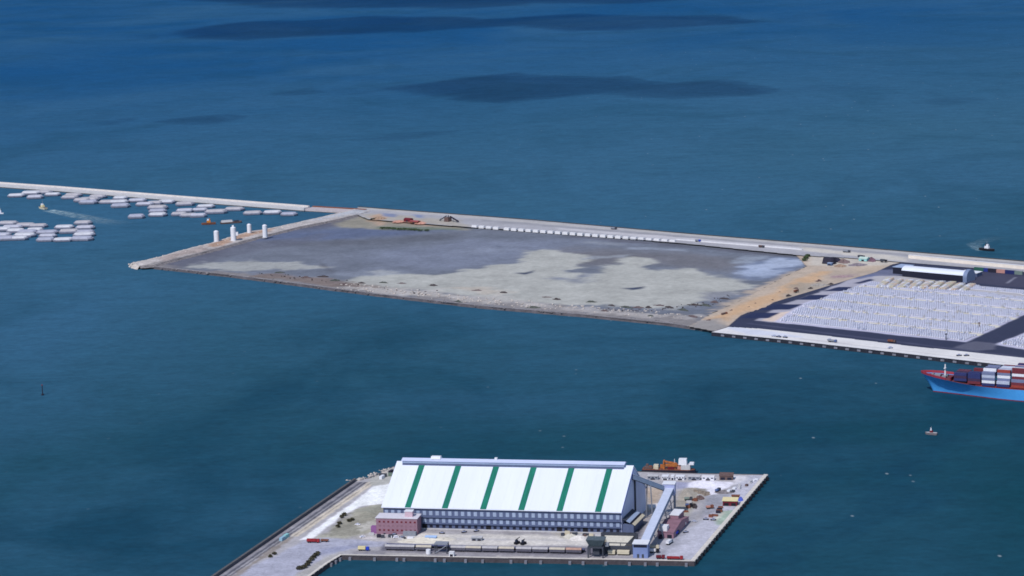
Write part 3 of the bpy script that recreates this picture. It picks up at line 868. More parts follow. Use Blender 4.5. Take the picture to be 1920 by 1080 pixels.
# ------------------------------------------------------------------ the great bulk store
WA = P(720, 990, ZP); WB = P(1165, 1001, ZP)
wu = (WB - WA).normalized(); WL = (WB - WA).length
W_RZ = math.atan2(wu.y, wu.x)
pv = (P(1440, 890, ZP) - P(1300, 1052, ZP)).normalized()
SH = math.atan2(pv.y, pv.x) - W_RZ
cS, sS = math.cos(SH), math.sin(SH)


class SB(MB):
    """shapes of the store: its gable line runs with the quay side, a little off square"""
    def build(s, *a, **k):
        s.v = [(x + y * cS, y * sS, z) for x, y, z in s.v]
        return MB.build(s, *a, **k)


WW, WH, WR = 72.0, 17.8, 44.0
store = thing('bulk_store', 'huge white gabled store with green roof stripes on the pier', 'warehouse', WA, W_RZ)
SB().extrude_x([(0, 0), (WW, 0), (WW, WH), (WW / 2, WR), (0, WH)], 0, WL).build('wall', M_CLAD, store)
SB().extrude_x([(.3, 0), (WW - .3, 0), (WW - .3, WH), (WW / 2, WR - .2), (.3, WH)], WL + .02, WL + .3).build('gable_wall', mat('gable_cladding', A(212, 217, 244), var=.07, scale=.4, streak=(.2, 1, .2)), store)
kk = (WR - WH) / (WW / 2)
ov = 1.6
roof = SB().extrude_x([(-ov, WH - ov * kk + .1), (WW / 2, WR + .1), (WW + ov, WH - ov * kk + .1), (WW + ov, WH - ov * kk + .8), (WW / 2, WR + .8), (-ov, WH - ov * kk + .8)], -.9, WL + .9).build('roof', M_ROOFW, store)
for fx in (48, 118, 190, 261, 332, 403):
    x = fx / 444 * WL
    SB().add([(x - 2.4, -ov, WH - ov * kk + .95), (x + 2.4, -ov, WH - ov * kk + .95), (x + 2.4, WW / 2 - 3, WR - 3 * kk + .95), (x - 2.4, WW / 2 - 3, WR - 3 * kk + .95),
              (x - 2.4, -ov, WH - ov * kk + .7), (x + 2.4, -ov, WH - ov * kk + .7), (x + 2.4, WW / 2 - 3, WR - 3 * kk + .7), (x - 2.4, WW / 2 - 3, WR - 3 * kk + .7)],
             [(0, 1, 2, 3), (4, 5, 1, 0), (5, 6, 2, 1), (7, 4, 0, 3), (6, 7, 3, 2)]).build('skylight_strip', M_GREEN, store)
for i in range(25):
    x = 3.5 + i * (WL - 7) / 24
    if min(abs(x - fx / 444 * WL) for fx in (48, 118, 190, 261, 332, 403)) < 3.2: continue
    SB().add([(x - .15, -ov, WH - ov * kk + .9), (x + .15, -ov, WH - ov * kk + .9), (x + .15, WW / 2 - 3, WR - 3 * kk + .9), (x - .15, WW / 2 - 3, WR - 3 * kk + .9),
              (x - .15, -ov, WH - ov * kk + .7), (x + .15, -ov, WH - ov * kk + .7), (x + .15, WW / 2 - 3, WR - 3 * kk + .7), (x - .15, WW / 2 - 3, WR - 3 * kk + .7)],
             [(0, 1, 2, 3), (4, 5, 1, 0), (5, 6, 2, 1), (7, 4, 0, 3), (6, 7, 3, 2)]).build('roof_seam', M_ROOFW, roof)
mon = SB().box(4.5, WL - 6, WW / 2 - 3.2, WW / 2 + 3.2, WR - 2.4, WR + 1.9).build('ridge_monitor', M_CLADL, store)
SB().box(4.6, WL - 6.1, WW / 2 - 3.3, WW / 2 - 3.21, WR - 2.2, WR + .2).build('louvre', M_CLAD, mon)
SB().extrude_x([(WW / 2 - 3.8, WR + 1.8), (WW / 2, WR + 3.2), (WW / 2 + 3.8, WR + 1.8), (WW / 2 + 3.8, WR + 2.2), (WW / 2, WR + 3.7), (WW / 2 - 3.8, WR + 2.2)], 3.8, WL - 5.3).build('monitor_roof', mat('monitor_sheet', A(196, 204, 236), var=.05), mon)
SB().box(27, 35, WW / 2 - 2.2, WW / 2 + 2.2, WR + 3.2, WR + 5.4, tx=.3, ty=.8).build('ridge_cabin', M_WHITE, store)
SB().box(78, 80, WW / 2 - 1, WW / 2 + 1, WR + 3.2, WR + 5).build('ridge_cabin', M_WHITE, store)
NB = 37
for i in range(NB):
    x = (i + .5) * WL / NB
    for z0, z1 in ((11.2, 14.6), (5.4, 8.6)):
        SB().box(x - 1.3, x + 1.3, -.15, .2, z0, z1).build('window', M_PANE, store)
    big = i in (6, 16, 27, 31)
    if big: SB().box(x - 2.0, x + 2.0, -.2, .2, .05, 4.3).build('door', M_BLACK, store)
    else: SB().box(x - 1.2, x + 1.2, -.14, .2, 1.4, 3.6).build('vent_opening', M_SHADE, store)
for zz in (9.6, 4.6):
    SB().box(0, WL, -1.3, -.02, zz, zz + .5).build('hood', M_CLAD, store)
SB().box(0, WL, -.5, -.02, 0, .9).build('plinth', M_CONC, store)
# gable end: pale edge trim, dark upright strip and louvred lean-to
SB().add([(WL + .35, 0, WH - 3), (WL + .35, WW / 2, WR - 3.2), (WL + .35, WW / 2, WR + .1), (WL + .35, 0, WH), (WL + .6, 0, WH - 3), (WL + .6, WW / 2, WR - 3.2), (WL + .6, WW / 2, WR + .1), (WL + .6, 0, WH)],
         [(4, 5, 6, 7), (0, 4, 7, 3), (1, 0, 3, 2)[::-1], (0, 1, 5, 4), (3, 7, 6, 2)]).build('verge_trim', mat('verge_blue', A(120, 142, 222), var=.05), store)
SB().box(WL + .32, WL + 1.4, WW * .52, WW * .52 + 1.6, 0, 36).build('gable_strip', M_DGREY, store)
lean = SB().box(WL + .32, WL + 9, 2, 30, 0, 7).build('lean_to', M_CLAD, store)
for a, b_, zz, mm in ((0, 3.2, 11.2, M_DGREY), (3.2, 6.2, 9.6, M_CLADL), (6.2, 7.8, 8.4, M_SHADE), (7.8, 10, 7.6, M_BEIGE)):
    SB().add([(WL + .35 + a, 1.5, zz), (WL + .35 + b_, 1.5, zz - 1.4), (WL + .35 + b_, 31, zz - 1.4), (WL + .35 + a, 31, zz),
              (WL + .35 + a, 1.5, zz + .3), (WL + .35 + b_, 1.5, zz - 1.1), (WL + .35 + b_, 31, zz - 1.1), (WL + .35 + a, 31, zz + .3)],
             [(4, 5, 6, 7), (3, 2, 1, 0), (0, 1, 5, 4), (1, 2, 6, 5), (2, 3, 7, 6), (3, 0, 4, 7)]).build('lean_to_roof', mm, lean)

# brick annex before the store
an = shed('brick_annex', 'mauve brick office block with a pale flat roof before the store', 'building', (706, 1001), ZP, 32.5, 13.5, 12.6, W_RZ, M_MAUVE, mat('annex_roof', A(216, 212, 222), var=.06), wins=0, over=.5)
for r, zz in enumerate((3.2, 6.6, 9.8)):
    for i in range(9):
        x = 2 + i * 3.5
        MB().box(x, x + 1.5, -.08, .1, zz - .6, zz + .7).build('window', M_DRED if r != 1 else M_MAUVED, an)
ph = MB().box(22, 28, 4, 9, 13.05, 17.2).build('penthouse', mat('pink_render', A(206, 178, 190), var=.06), an)
MB().box(21.7, 28.3, 3.7, 9.3, 17.21, 17.6).build('penthouse_roof', M_WHITE, ph)
MB().box(-4.5, -.02, .5, 5, 0, 5.5).build('side_wing', mat('magenta_render', A(146, 96, 150), var=.12), an)
MB().box(22, 32, -4, -.02, 0, 3.2).build('porch', M_GREY, an)

# conveyor: gable gallery, transfer tower, long inclined gallery, drive house
tw_xy = P(1256, 966, ZP); TWT = 26.0
tower = thing('transfer_tower', 'pale lavender conveyor transfer tower with a white roof', 'tower', tw_xy, W_RZ)
for a in (-4, 4):
    for b_ in (-3.2, 3.2):
        MB().beam((a, b_, 0), (a, b_, TWT - 6), .9, .9).build('leg', M_GREY, tower)
MB().beam((-4, -3.2, 3), (4, -3.2, 13), .4).beam((4, -3.2, 3), (-4, -3.2, 13), .4).beam((4, -3.2, 3), (4, 3.2, 13), .4).beam((4, 3.2, 3), (4, -3.2, 13), .4).build('brace', M_GREY, tower)
MB().box(-4.6, 4.6, -4, 4, TWT - 9, TWT).build('cabin', mat('lavender_sheet', A(170, 176, 214), var=.06), tower)
MB().box(-5, 5, -4.5, 4.5, TWT + .02, TWT + .5).build('roof', M_WHITE, tower)
gx = WA + wu * WL + pv * (WW / 2 - 3)
gz = Z_AT((gx.x, gx.y), 893)


def gallery(name, label, p, q, wd, ht, supports):
    t = thing(name, label, 'conveyor', (p.x, p.y, ZP), 0)
    o = Vector((p.x, p.y, ZP)); pl = p - o; ql = q - o
    MB().beam(pl, ql, wd, ht).build('gallery_body', mat('gallery_side', A(130, 146, 172), var=.1), t)
    MB().beam(pl + Vector((0, 0, ht / 2 + .15)), ql + Vector((0, 0, ht / 2 + .15)), wd + .5, .25).build('roof', M_GALL, t)
    MB().beam(pl - Vector((0, 0, ht / 2 + .35)), ql - Vector((0, 0, ht / 2 + .35)), wd * .7, .6).build('under_truss', M_DGREY, t)
    for s in supports:
        c = pl.lerp(ql, s)
        d = (ql - pl).normalized(); n = Vector((d.y, -d.x, 0)).normalized() * wd * .55
        MB().beam(c + n - Vector((0, 0, ht / 2)), Vector((c.x, c.y, 0)) + n * 1.8, .7).beam(c - n - Vector((0, 0, ht / 2)), Vector((c.x, c.y, 0)) - n * 1.8, .7).build('trestle', M_GREY, t)
    return t


gallery('conveyor_gallery', 'short high conveyor gallery from the store gable to the tower', Vector((gx.x, gx.y, gz)), Vector((tw_xy.x - 3, tw_xy.y, ZP + TWT - 4.5)), 4.2, 3.6, (.5,))
hs = P(1187, 1046, ZP)
house = thing('drive_house', 'lavender conveyor drive house with a white roof at the quay edge', 'building', hs, W_RZ)
MB().box(0, 11, 0, 10, 0, 10.5).build('wall', mat('lavender_sheet_dark', A(126, 142, 190), var=.08), house)
MB().box(-.4, 11.4, -.4, 10.4, 10.52, 11.2).build('roof', M_WHITE, house)
MB().box(0.5, 10.5, -.25, .1, 8.2, 10).build('window', M_SHADE, house)
for x in (3, 6.5): MB().box(x, x + 1.6, -.12, .1, .1, 3).build('door', M_DGREY, house)
hp = house.matrix_basis @ Vector((8, 8, 0))
hm = Matrix.Translation(hs) @ Matrix.Rotation(W_RZ, 4, 'Z')
hq = hm @ Vector((7.5, 9.0, 8.4))
gallery('inclined_gallery', 'long inclined conveyor gallery running up from drive house to tower', hq, Vector((tw_xy.x, tw_xy.y - 3.5, ZP + TWT - 5)), 6.0, 3.8, (.2, .42, .64, .85))

# long mauve-roofed shed
mv = shed('mauve_shed', 'long mauve-roofed brick shed behind the inclined conveyor', 'building', (1233, 1008), ZP, 12.5, 46, 4.5, W_RZ - math.radians(7.5), M_MAUVE, M_MAUVED, kind='gable', rise=3.2, doors=2, endwins=6)
MB().box(1.2, 8.6, 30, 46.5, 4.6, 9.6).build('upper_storey', M_MAUVE, mv)
MB().box(.8, 9, 29.6, 47, 9.62, 10.1).build('upper_roof', M_WHITE, mv)
MB().box(.8, 7.2, 1.0, 7.5, 4.6, 8.8).build('stair_block', M_WHITE, mv)
for y in (13, 19, 25): MB().box(10.5, 12.5, y, y + 1.0, 5.5, 6.6).build('roof_vent', M_MAUVE, mv)

# row of white cabins along the back quay
cab_px = [(1214, 1234, 'long grey-white cabin at the store end of the back row'), (1241, 1253, 'short bright white cabin second from the store'), (1258, 1263.5, 'tiny white cabin squeezed mid row'),
          (1267, 1283, 'white cabin right behind the transfer tower roof'), (1290, 1312, 'long dull grey cabin fourth along the back quay'), (1316, 1339, 'long cream cabin at the far end of the back row')]
for i, (x0, x1, lb) in enumerate(cab_px):
    y = 899.5 + (x0 - 1214) * .012
    L = (P(x1, y, ZP) - P(x0, y, ZP)).length
    shed('site_cabin', lb, 'cabin', (x0, y), ZP, L, 4.6, 3.0, W_RZ, M_WHITE if i not in (0, 4) else M_GREY, (M_CONC, M_WHITE, M_WHITE, M_WHITE, M_CONC, M_CONCW)[i], wins=0 if i == 2 else 3, doors=1, over=.2, group='site cabins along the back quay')
shed('rusty_shed', 'low dark brown shed past the last cabin of the back quay', 'shed', (1349, 900), ZP, 11, 6, 3.6, W_RZ, M_BROWN, M_BROWN, kind='mono', rise=1, doors=2)
shed('quay_store', 'cream-roofed dark red shed by the eastern quay edge', 'shed', (1355, 948.5), ZP, 11.5, 7.5, 4.0, W_RZ, M_DRED, M_YEL, kind='mono', rise=.8, doors=2, dmat=M_BLACK, over=.5)
shed('toilet_hut', 'small reddish hut between shed and scrap', 'hut', (1372, 936), ZP, 6, 3, 2.6, W_RZ, M_RUST, M_RUST, doors=1)


def heap(name, label, cat, px, z, rx, ry, h, m, rz=0, rough=.25, n=26, k=7):
    loc = P(px[0], px[1], z)
    vs = [(0, 0, h)]; fs = []
    for j in range(1, k + 1):
        t = j / k
        for i in range(n):
            a = 2 * math.pi * i / n
            q = 1 + random.uniform(-rough, rough) * .6
            vs.append((rx * t * math.cos(a) * q, ry * t * math.sin(a) * q, h * (1 - t) ** .9 * (1 + random.uniform(-rough, rough)) - (.15 if j == k else 0)))
    for i in range(n): fs.append((0, 1 + i, 1 + (i + 1) % n))
    for j in range(k - 1):
        for i in range(n):
            fs.append((1 + j * n + i, 1 + (j + 1) * n + i, 1 + (j + 1) * n + (i + 1) % n, 1 + j * n + (i + 1) % n))
    mb = MB(); mb.add(vs, fs)
    return tag(mb.build(name, m, loc=loc, rz=rz), label, cat)


heap('scrap_heap', 'broad brown scrap heap on the pier behind the conveyor tower', 'heap', (1302, 926), ZP, 13, 11, 3.5, mat('scrap', A(140, 126, 114), var=.5, scale=.8, bump=.8))
heap('scrap_heap', 'small dark scrap heap at the edge of the scrap yard', 'heap', (1312, 934), ZP, 4, 6, 2.4, M_BROWN)
heap('scrap_heap', 'narrow dark spoil ridge beside the scrap yard road', 'heap', (1302, 949), ZP, 2.5, 8, 2.0, M_DARKROCK)
heap('rubble_heap', 'dark rubble heap at the corner of the white slab', 'heap', (1358, 923), ZP, 8, 6, 1.8, mat('rubble_dark', A(126, 120, 124), var=.4, scale=.8))
heap('tarp_pile', 'light blue tarpaulin covered pile at the foot of the store', 'covered pile', (1136, 999), ZP, 3.4, 4, 2.6, mat('blue_tarp', A(120, 168, 224), var=.12, scale=.5))
heap('tarp_pile', 'longer light blue tarpaulin pile near the store corner', 'covered pile', (1152, 997.5), ZP, 6.2, 4, 2.3, MATS['blue_tarp'])
heap('tarp_pile', 'bright blue tarpaulin pile beside the cream-roofed shed', 'covered pile', (1389, 938), ZP, 2.2, 5, 3, mat('royal_blue_tarp', A(84, 104, 200), var=.1, scale=.5))
heap('grit_heap', 'rough pale grit heap on the forecourt of the store', 'heap', (1070, 1006), ZP, 6, 7, 2.2, M_GRIT)
heap('grit_heap', 'higher whitish grit heap nearer the intake hopper', 'heap', (1085, 1010), ZP, 7, 6, 2.6, mat('white_grit', A(224, 218, 214), var=.12, scale=.5))
heap('grit_heap', 'cream sand ramp in front of the brick annex', 'heap', (800, 1013), ZP, 22, 9, 2.4, mat('cream_sand', A(220, 212, 198), var=.1, scale=.3))

bh = [(1108, 567), (1147, 573), (1175, 576.5), (1196, 577), (1216, 577), (1236, 573), (1254, 576.5), (1281, 581.7), (1303, 572), (1323, 573), (1340, 567), (1359, 560), (1134, 584), (1220, 593), (1298, 594),
      (524, 511), (606, 519), (629, 526), (679, 531), (719, 531), (753, 532), (812, 536), (895, 545.5), (944, 549.6), (1025, 558), (1044, 562), (645, 533), (574, 521), (860, 566), (1001, 577)]
bh.sort(key=lambda q: -q[0])
for i, (x, y) in enumerate(bh):
    k = i % 3
    o = heap('brush_heap', 'dark brush heap on the basin shore, %s counting from the sandy track' % ORD[i], 'heap', (x, y), ZB + .1, random.uniform(5, 10), random.uniform(2.2, 4), random.uniform(1.2, 2.2),
             (M_DARKROCK, mat('brush_brown', A(96, 82, 84), var=.4, scale=.5, bump=.6), mat('brush_green', A(76, 80, 76), var=.4, scale=.5, bump=.6))[k], rz=math.radians(-38) + random.uniform(-.3, .5), rough=.5, n=16, k=4)
    o['group'] = 'brush heaps along the basin shore'
th = [(1356, 590), (1372, 583), (1404, 577), (1416, 571), (1462, 549), (1478, 555), (1492, 541), (1330, 601), (1448, 563), (1535, 527), (1558, 533), (1520, 541)]
for i, (x, y) in enumerate(sorted(th)):
    o = heap('scrub_mound', 'small dark scrub mound on the sandy track, %s from its foot' % ORD[i], 'heap', (x, y), 3.4, random.uniform(3, 6), random.uniform(2, 4), random.uniform(1, 2), (M_BROWN, M_DARKROCK)[i % 2], rz=.9, rough=.5, n=14, k=4)
    o['group'] = 'scrub mounds on the sandy track'

# intake hopper with its sunken bin
ih = thing('intake_hopper', 'open grain intake bin with sloping pale walls beside the drive house', 'hopper', P(1120, 1038, ZP), W_RZ)
MB().box(0, 26, 0, 3.0, 0, 5.6).build('front_wall', M_DGREY, ih)
for x in (-1, 26.02): MB().box(x, x + .98, 0, 24, 0, 7).build('side_wall', M_DGREY, ih)
MB().box(-1, 27, 24.02, 25.6, 0, 9).build('back_wall', M_DGREY, ih)
MB().add([(2, 23.5, 7.4), (24, 23.5, 7.4), (17, 3.4, 2.2), (9, 3.4, 2.2), (2, 23.5, 1), (24, 23.5, 1), (17, 3.4, .5), (9, 3.4, .5)],
         [(0, 3, 2, 1), (4, 5, 6, 7), (0, 4, 7, 3), (1, 2, 6, 5), (3, 7, 6, 2), (0, 1, 5, 4)]).build('grain_slope', M_GRIT, ih)
for x in (0, 8.6, 17.3, 26): MB().beam((x, 1.5, 5.6), (x, 1.5, 8.2), .5).build('post', M_DGREY, ih)
for y, z_ in ((1.5, 8.2), (24.8, 9.4)): MB().beam((0, y, z_), (26, y, z_), .6).build('gantry_rail', M_DGREY, ih)
# mobile ship unloader
un = thing('mobile_hopper', 'dark grey-green mobile quay hopper between train and intake bin', 'hopper', P(1103, 1046, ZP), W_RZ)
for x in (0, 11):
    for y in (0, 8): MB().beam((x, y, 0), (x, y, 7.5), .9).build('leg', M_DGREY, un)
MB().box(-.5, 11.5, -.5, 8.5, 7.52, 8.4).build('platform', M_DGREY, un)
MB().add([(1, 1, 8.42), (10, 1, 8.42), (10, 7, 8.42), (1, 7, 8.42), (-1.5, -1.5, 14), (12.5, -1.5, 14), (12.5, 9.5, 14), (-1.5, 9.5, 14)], [(3, 2, 1, 0), (0, 1, 5, 4), (1, 2, 6, 5), (2, 3, 7, 6), (3, 0, 4, 7), (4, 5, 6, 7)]).build('funnel', mat('green_grey_steel', A(84, 96, 104), var=.25, scale=.5), un)
MB().box(3, 8, 2, 6, 2, 7.5).build('chute', M_DGREY, un)
MB().box(12.6, 15, 2, 5, 8.42, 11).build('operator_cab', M_GREY, un)

# freight wagons on the quay railway
wag = thing('freight_wagon', 'x', 'wagon', (0, 0, 0), W_RZ, 'freight wagons on the quay railway')
MB().box(0, 11.6, 0, 2.9, 1.2, 3.2).build('body', mat('wagon_side', A(92, 90, 104), var=.25, scale=.6), wag)
MB().extrude_x([(-.1, 3.22), (3.0, 3.22), (2.7, 4.2), (1.45, 4.5), (.2, 4.2)], -.1, 11.7).build('roof', mat('wagon_roof', A(186, 182, 186), var=.16, scale=.3), wag)
MB().box(.4, 11.2, .5, 2.4, .8, 1.18).build('underframe', M_BLACK, wag)
for x in (1.6, 3.2, 8.4, 10.0):
    for y in (.5, 2.3): MB().extrude_y([(x + .45 * math.cos(a * math.pi / 5), .46 + .45 * math.sin(a * math.pi / 5)) for a in range(10)], y - .1, y + .1).build('wheel', M_BLACK, wag)
xs = [(722, 0), (748.5, 0), (780, 1), (844, 0), (873, 1), (904, 0), (935, 1), (967.5, 0), (998, 0), (1030, 1), (1061, 2)]
MROOF = [MATS['wagon_roof'], mat('wagon_roof_tan', A(200, 190, 176), var=.14, scale=.3), mat('wagon_roof_rust', A(186, 150, 136), var=.2, scale=.3)]
for i, (x, k) in enumerate(xs):
    yb = 1032.2 + (x - 722) * .0185
    o = wag if i == 0 else dup(wag)
    o.location = P(x, yb, ZP)
    n = len(xs) - i
    o['label'] = ('%s-roofed freight wagon, %s in the train counting from the mobile hopper' % (('grey', 'tan', 'rusty')[k], ORD[n - 1])) if n > 1 else 'rusty-roofed freight wagon coupled nearest the mobile hopper'
    if k:
        r = [c for c in o.children if c.name.startswith('roof')][0]
        r.data = r.data.copy(); r.data.materials[0] = MROOF[k]
for x, L, lb in ((1140, 5.2, 'short cream freight wagon under the front of the intake bin'), (1157, 9.0, 'long cream freight wagon between intake bin and drive house')):
    t = thing('freight_wagon', lb, 'wagon', P(x, 1041.5, ZP), W_RZ, 'freight wagons on the quay railway')
    MB().box(0, L, 0, 2.9, 1.1, 3.0).build('body', M_BEIGE, t)
    MB().box(-.1, L + .1, -.1, 3.0, 3.02, 3.6).build('roof', mat('cream_roof', A(222, 210, 186), var=.08), t)
    MB().box(.3, L - .3, .4, 2.5, .3, 1.08).build('underframe', M_BLACK, t)
# covered walkway roof behind the train (dark line of the railway shed)
mb = thing('railway_screen', 'long low dark screen fence behind the freight wagons', 'fence', P(724, 1027, ZP), W_RZ)
MB().box(0, 152, 0, 3.0, 2.2, 2.7).build('rail_roof', mat('navy_steel', A(84, 88, 122), var=.15), mb)
for i in range(20): MB().box(i * 8, i * 8 + .4, 1.2, 1.6, 0, 2.18).build('post', M_DGREY, mb)
MB().box(0, 152, 2.2, 2.4, 0, 2.18).build('panel', M_DGREY, mb)
# loading gear between wagons
lg = thing('loading_frame', 'grey steel loading frame standing in the gap of the train', 'gantry', P(816, 1038, ZP), W_RZ)
for x in (0, 9):
    for y in (0, 6): MB().beam((x, y, 0), (x, y, 7), .7).build('leg', M_DGREY, lg)
MB().box(-.5, 9.5, -.5, 6.5, 7.02, 7.9).build('deck', M_GREY, lg)
MB().beam((0, -.2, .6), (9, -.2, 6.6), .5).build('brace', M_GREY, lg)
MB().cyl(-5, -1, 0, 3.4, 1.8).build('tank', M_WHITE, lg)
shed('quay_hut', 'small white hut at the water side of the train gap', 'hut', (842, 1044), ZP, 3.6, 3.2, 3.2, W_RZ, M_WHITE, M_CONCW, doors=1, over=.2)
shed('quay_hut', 'little blue-white hut on the forecourt behind the train', 'hut', (797, 1013.5), ZP, 8.5, 4, 2.6, W_RZ, M_CLADL, mat('sky_blue_roof', A(176, 204, 244), var=.05), doors=2, over=.3)
shed('quay_hut', 'grey open-sided hut on the store forecourt', 'hut', (884, 1014), ZP, 8, 4, 2.5, W_RZ, M_GREY, M_CONC, doors=2, over=.3)
st = thing('storage_tank', 'small white domed tank at the foot of the store gable', 'tank', P(1171, 992, ZP))
MB().cyl(0, 0, 0, 5.2, 2.9, n=20).build('shell', M_CLADL, st)
MB().cyl(0, 0, 5.22, 6.6, 2.9, 1.0, n=20).build('dome', M_WHITE, st)

# trucks
def truck(label, px, z, rz, L, cab, bed, load=None, tank=False, name='truck', cat='truck', sc_=1.0):
    t = thing(name, label, cat, P(px[0], px[1], z), rz)
    MB().box(L - 2.3, L, 0, 2.4, .9, 3.0, tx=.12, ty=.08).build('cab', cab, t)
    MB().box(L - .9, L + .03, .25, 2.15, 1.95, 2.75).build('windscreen', M_GLASS, t)
    MB().box(0, L - 2.5, .1, 2.3, .85, 1.25).build('chassis', M_BLACK, t)
    if load is not None: MB().box(0, L - 2.7, 0, 2.4, 1.27, load).build('cargo_body', bed, t)
    else:
        MB().box(0, L - 2.7, 0, 2.4, 1.27, 1.5).box(0, L - 2.7, 0, .15, 1.52, 2.3).box(0, L - 2.7, 2.25, 2.4, 1.52, 2.3).build('flat_bed', bed, t)
    for x in (1.2, 2.6, L - 1.4):
        for y in (.05, 2.05): MB().extrude_y([(x + .52 * math.cos(a * math.pi / 5), .52 + .52 * math.sin(a * math.pi / 5)) for a in range(10)], y, y + .3).build('wheel', M_BLACK, t)
    return t


truck('long red flatbed truck parked on the eastern end of the front quay', (1250, 1050), ZP, W_RZ, 12.0, M_RED, M_RED, 2.4)
truck('short dark red truck beside the long red flatbed', (1230, 1048.5), ZP, W_RZ, 6.5, M_DRED, M_DRED, 2.6)
truck('red truck on the pier access road', (575, 1018), ZP, W_RZ + math.pi * 0, 10, M_RED, M_RED, 3.0)
t = thing('flat_trailer', 'rusty brown flat trailer standing behind the red truck', 'trailer', P(601, 1016.5, ZP), W_RZ)
MB().box(0, 6, 0, 2.4, 1.0, 1.9).build('deck', M_RUST, t)
for x in (1, 4.6):
    for y in (.05, 2.05): MB().extrude_y([(x + .5 * math.cos(a * math.pi / 5), .5 + .5 * math.sin(a * math.pi / 5)) for a in range(10)], y, y + .3).build('wheel', M_BLACK, t)
RV = math.atan2(pv.y, pv.x) - math.radians(3)
truck('blue box truck parked beside the mauve shed', (1266, 1006), ZP, RV - .1, 9, M_DGREY, M_BLUE, 3.2)
truck('white box truck parked nearest the drive house yard', (1254, 1023), ZP, RV - .1, 8.5, M_GREY, M_WHITE, 3.3)
truck('small white truck behind the blue one beside the mauve shed', (1281, 989), ZP, RV - .1, 6, M_WHITE, M_CONC, 2.6)
truck('cream box truck on the western quay corner', (671, 1033), ZP, W_RZ, 8.5, M_BLUE, M_YEL, 3.4)
truck('white truck with dark cab near the drive house', (1216, 1037), ZP, W_RZ, 8, M_BLACK, M_CONCW, 3.0)
truck('beige truck beside the white slab behind the drive house', (1218, 1030), ZP, W_RZ, 7, M_BEIGE, M_BEIGE, 2.8)
truck('dark blue truck at the edge of the white slab', (1345, 924), ZP, RV - .3, 5.5, M_DGREY, mat('slate_blue_paint', A(86, 104, 150), var=.1), 2.6)
truck('dull green truck in the scrap yard', (1283, 939), ZP, W_RZ, 6.5, M_DGREY, mat('dull_green_paint', A(126, 140, 134), var=.15), 2.6)
truck('blue flatbed truck in the scrap yard', (1285, 951), ZP, W_RZ, 5.5, M_BLACK, mat('slate_blue_paint', A(86, 104, 150)), 2.4)
truck('orange lorry parked on the grey lot below the scrap yard', (1325, 955), ZP, W_RZ + .4, 6, M_RUST, mat('salmon_paint', A(196, 140, 126), var=.1), 2.4)

# private cars: one mesh per colour
M_CARGL = mat('car_glass', A(150, 156, 186), var=.1, rough=.2, spec=.6)
def car_mesh(name, paint, L=4.4, Wd=1.8, H=1.5):
    mb = MB()
    mb.box(0, L, 0, Wd, .3, .85, 0, tx=.06, ty=.05)
    mb.box(.9, L - .9, .1, Wd - .1, .86, H, 1, tx=.45, ty=.15)
    mb.box(1.35, L - 1.35, .25, Wd - .25, H + .005, H + .05, 0)
    for x in (.85, L - .85):
        for y in (-.02, Wd - .18):
            mb.extrude_y([(x + .33 * math.cos(a * math.pi / 4), .33 + .33 * math.sin(a * math.pi / 4)) for a in range(8)], y, y + .2, 2)
    o = mb.build(name, [paint, M_CARGL, M_BLACK])
    COL.objects.unlink(o)
    return o


CARS = {'white': car_mesh('parked_car', mat('car_white', A(236, 233, 248, .95), var=.04)), 'dark': car_mesh('parked_car', mat('car_dark', A(44, 46, 60), var=.1)),
        'silver': car_mesh('parked_car', mat('car_silver', A(176, 180, 196), var=.05)), 'red': car_mesh('parked_car', M_RED), 'beige': car_mesh('parked_car', M_BEIGE)}


def put_car(kind, px, z, rz, label, group=None):
    o = CARS[kind].copy(); COL.objects.link(o)
    o.location = px if isinstance(px, Vector) else P(px[0], px[1], z); o.rotation_euler = (0, 0, rz)
    return tag(o, label, 'car', group)


for k, px, lb in (('dark', (720, 1002), 'dark car close under the brick annex wall'), ('dark', (734, 1004), 'dark car parked second along the annex front'), ('silver', (728, 1008), 'silver car facing the dark cars by the annex'),
                  ('dark', (742, 1000), 'dark car nearest the annex porch'), ('dark', (748, 1009), 'dark car parked away from the annex by the sand ramp'), ('white', (738, 1010), 'white car between dark cars in the annex yard'),
                  ('dark', (867, 1000), 'black car under the store windows beside a pale post'), ('dark', (823, 1001), 'dark car left before the third store door'), ('dark', (890, 998), 'dark car on the store forecourt near the second black door'),
                  ('dark', (1332, 976), 'dark car on the far side of the grey lot'), ('dark', (1318, 975), 'dark car beside another at the grey lot edge'),
                  ('silver', (1296, 979), 'silver car on the pale road by the trucks'), ('white', (665, 985), 'lone white car on the scrub west of the annex'), ('white', (676, 1009), 'white car parked on the pale strip near the western corner'),
                  ('dark', (1282, 1000), 'dark car in front of the blue box truck')):
    put_car(k, px, ZP, W_RZ + random.uniform(-.3, .8), lb)
for i, (px, lb) in enumerate((((968, 1022), 'tall dark lifting truck working on the forecourt'), ((980, 1023), 'smaller dark lifting truck beside the tall one'))):
    t = thing('reach_truck', lb, 'lift truck', P(px[0], px[1], ZP), W_RZ + 1.1)
    MB().box(0, 5, 0, 2.4, .6, 2.0, tx=.2).build('body', M_BLACK, t)
    MB().box(1, 3, .4, 2, 2.02, 3.6, tx=.2).build('cab', M_GLASS, t)
    MB().beam((1.5, 1.2, 3.7), (6 - i * 1.5, 1.2, 4.6 - i * .6), .45).build('boom', M_BLACK, t)
    for x in (.9, 4.1):
        for y in (-.1, 2.1): MB().extrude_y([(x + .6 * math.cos(a * math.pi / 5), .6 + .6 * math.sin(a * math.pi / 5)) for a in range(10)], y, y + .4).build('wheel', M_BLACK, t)

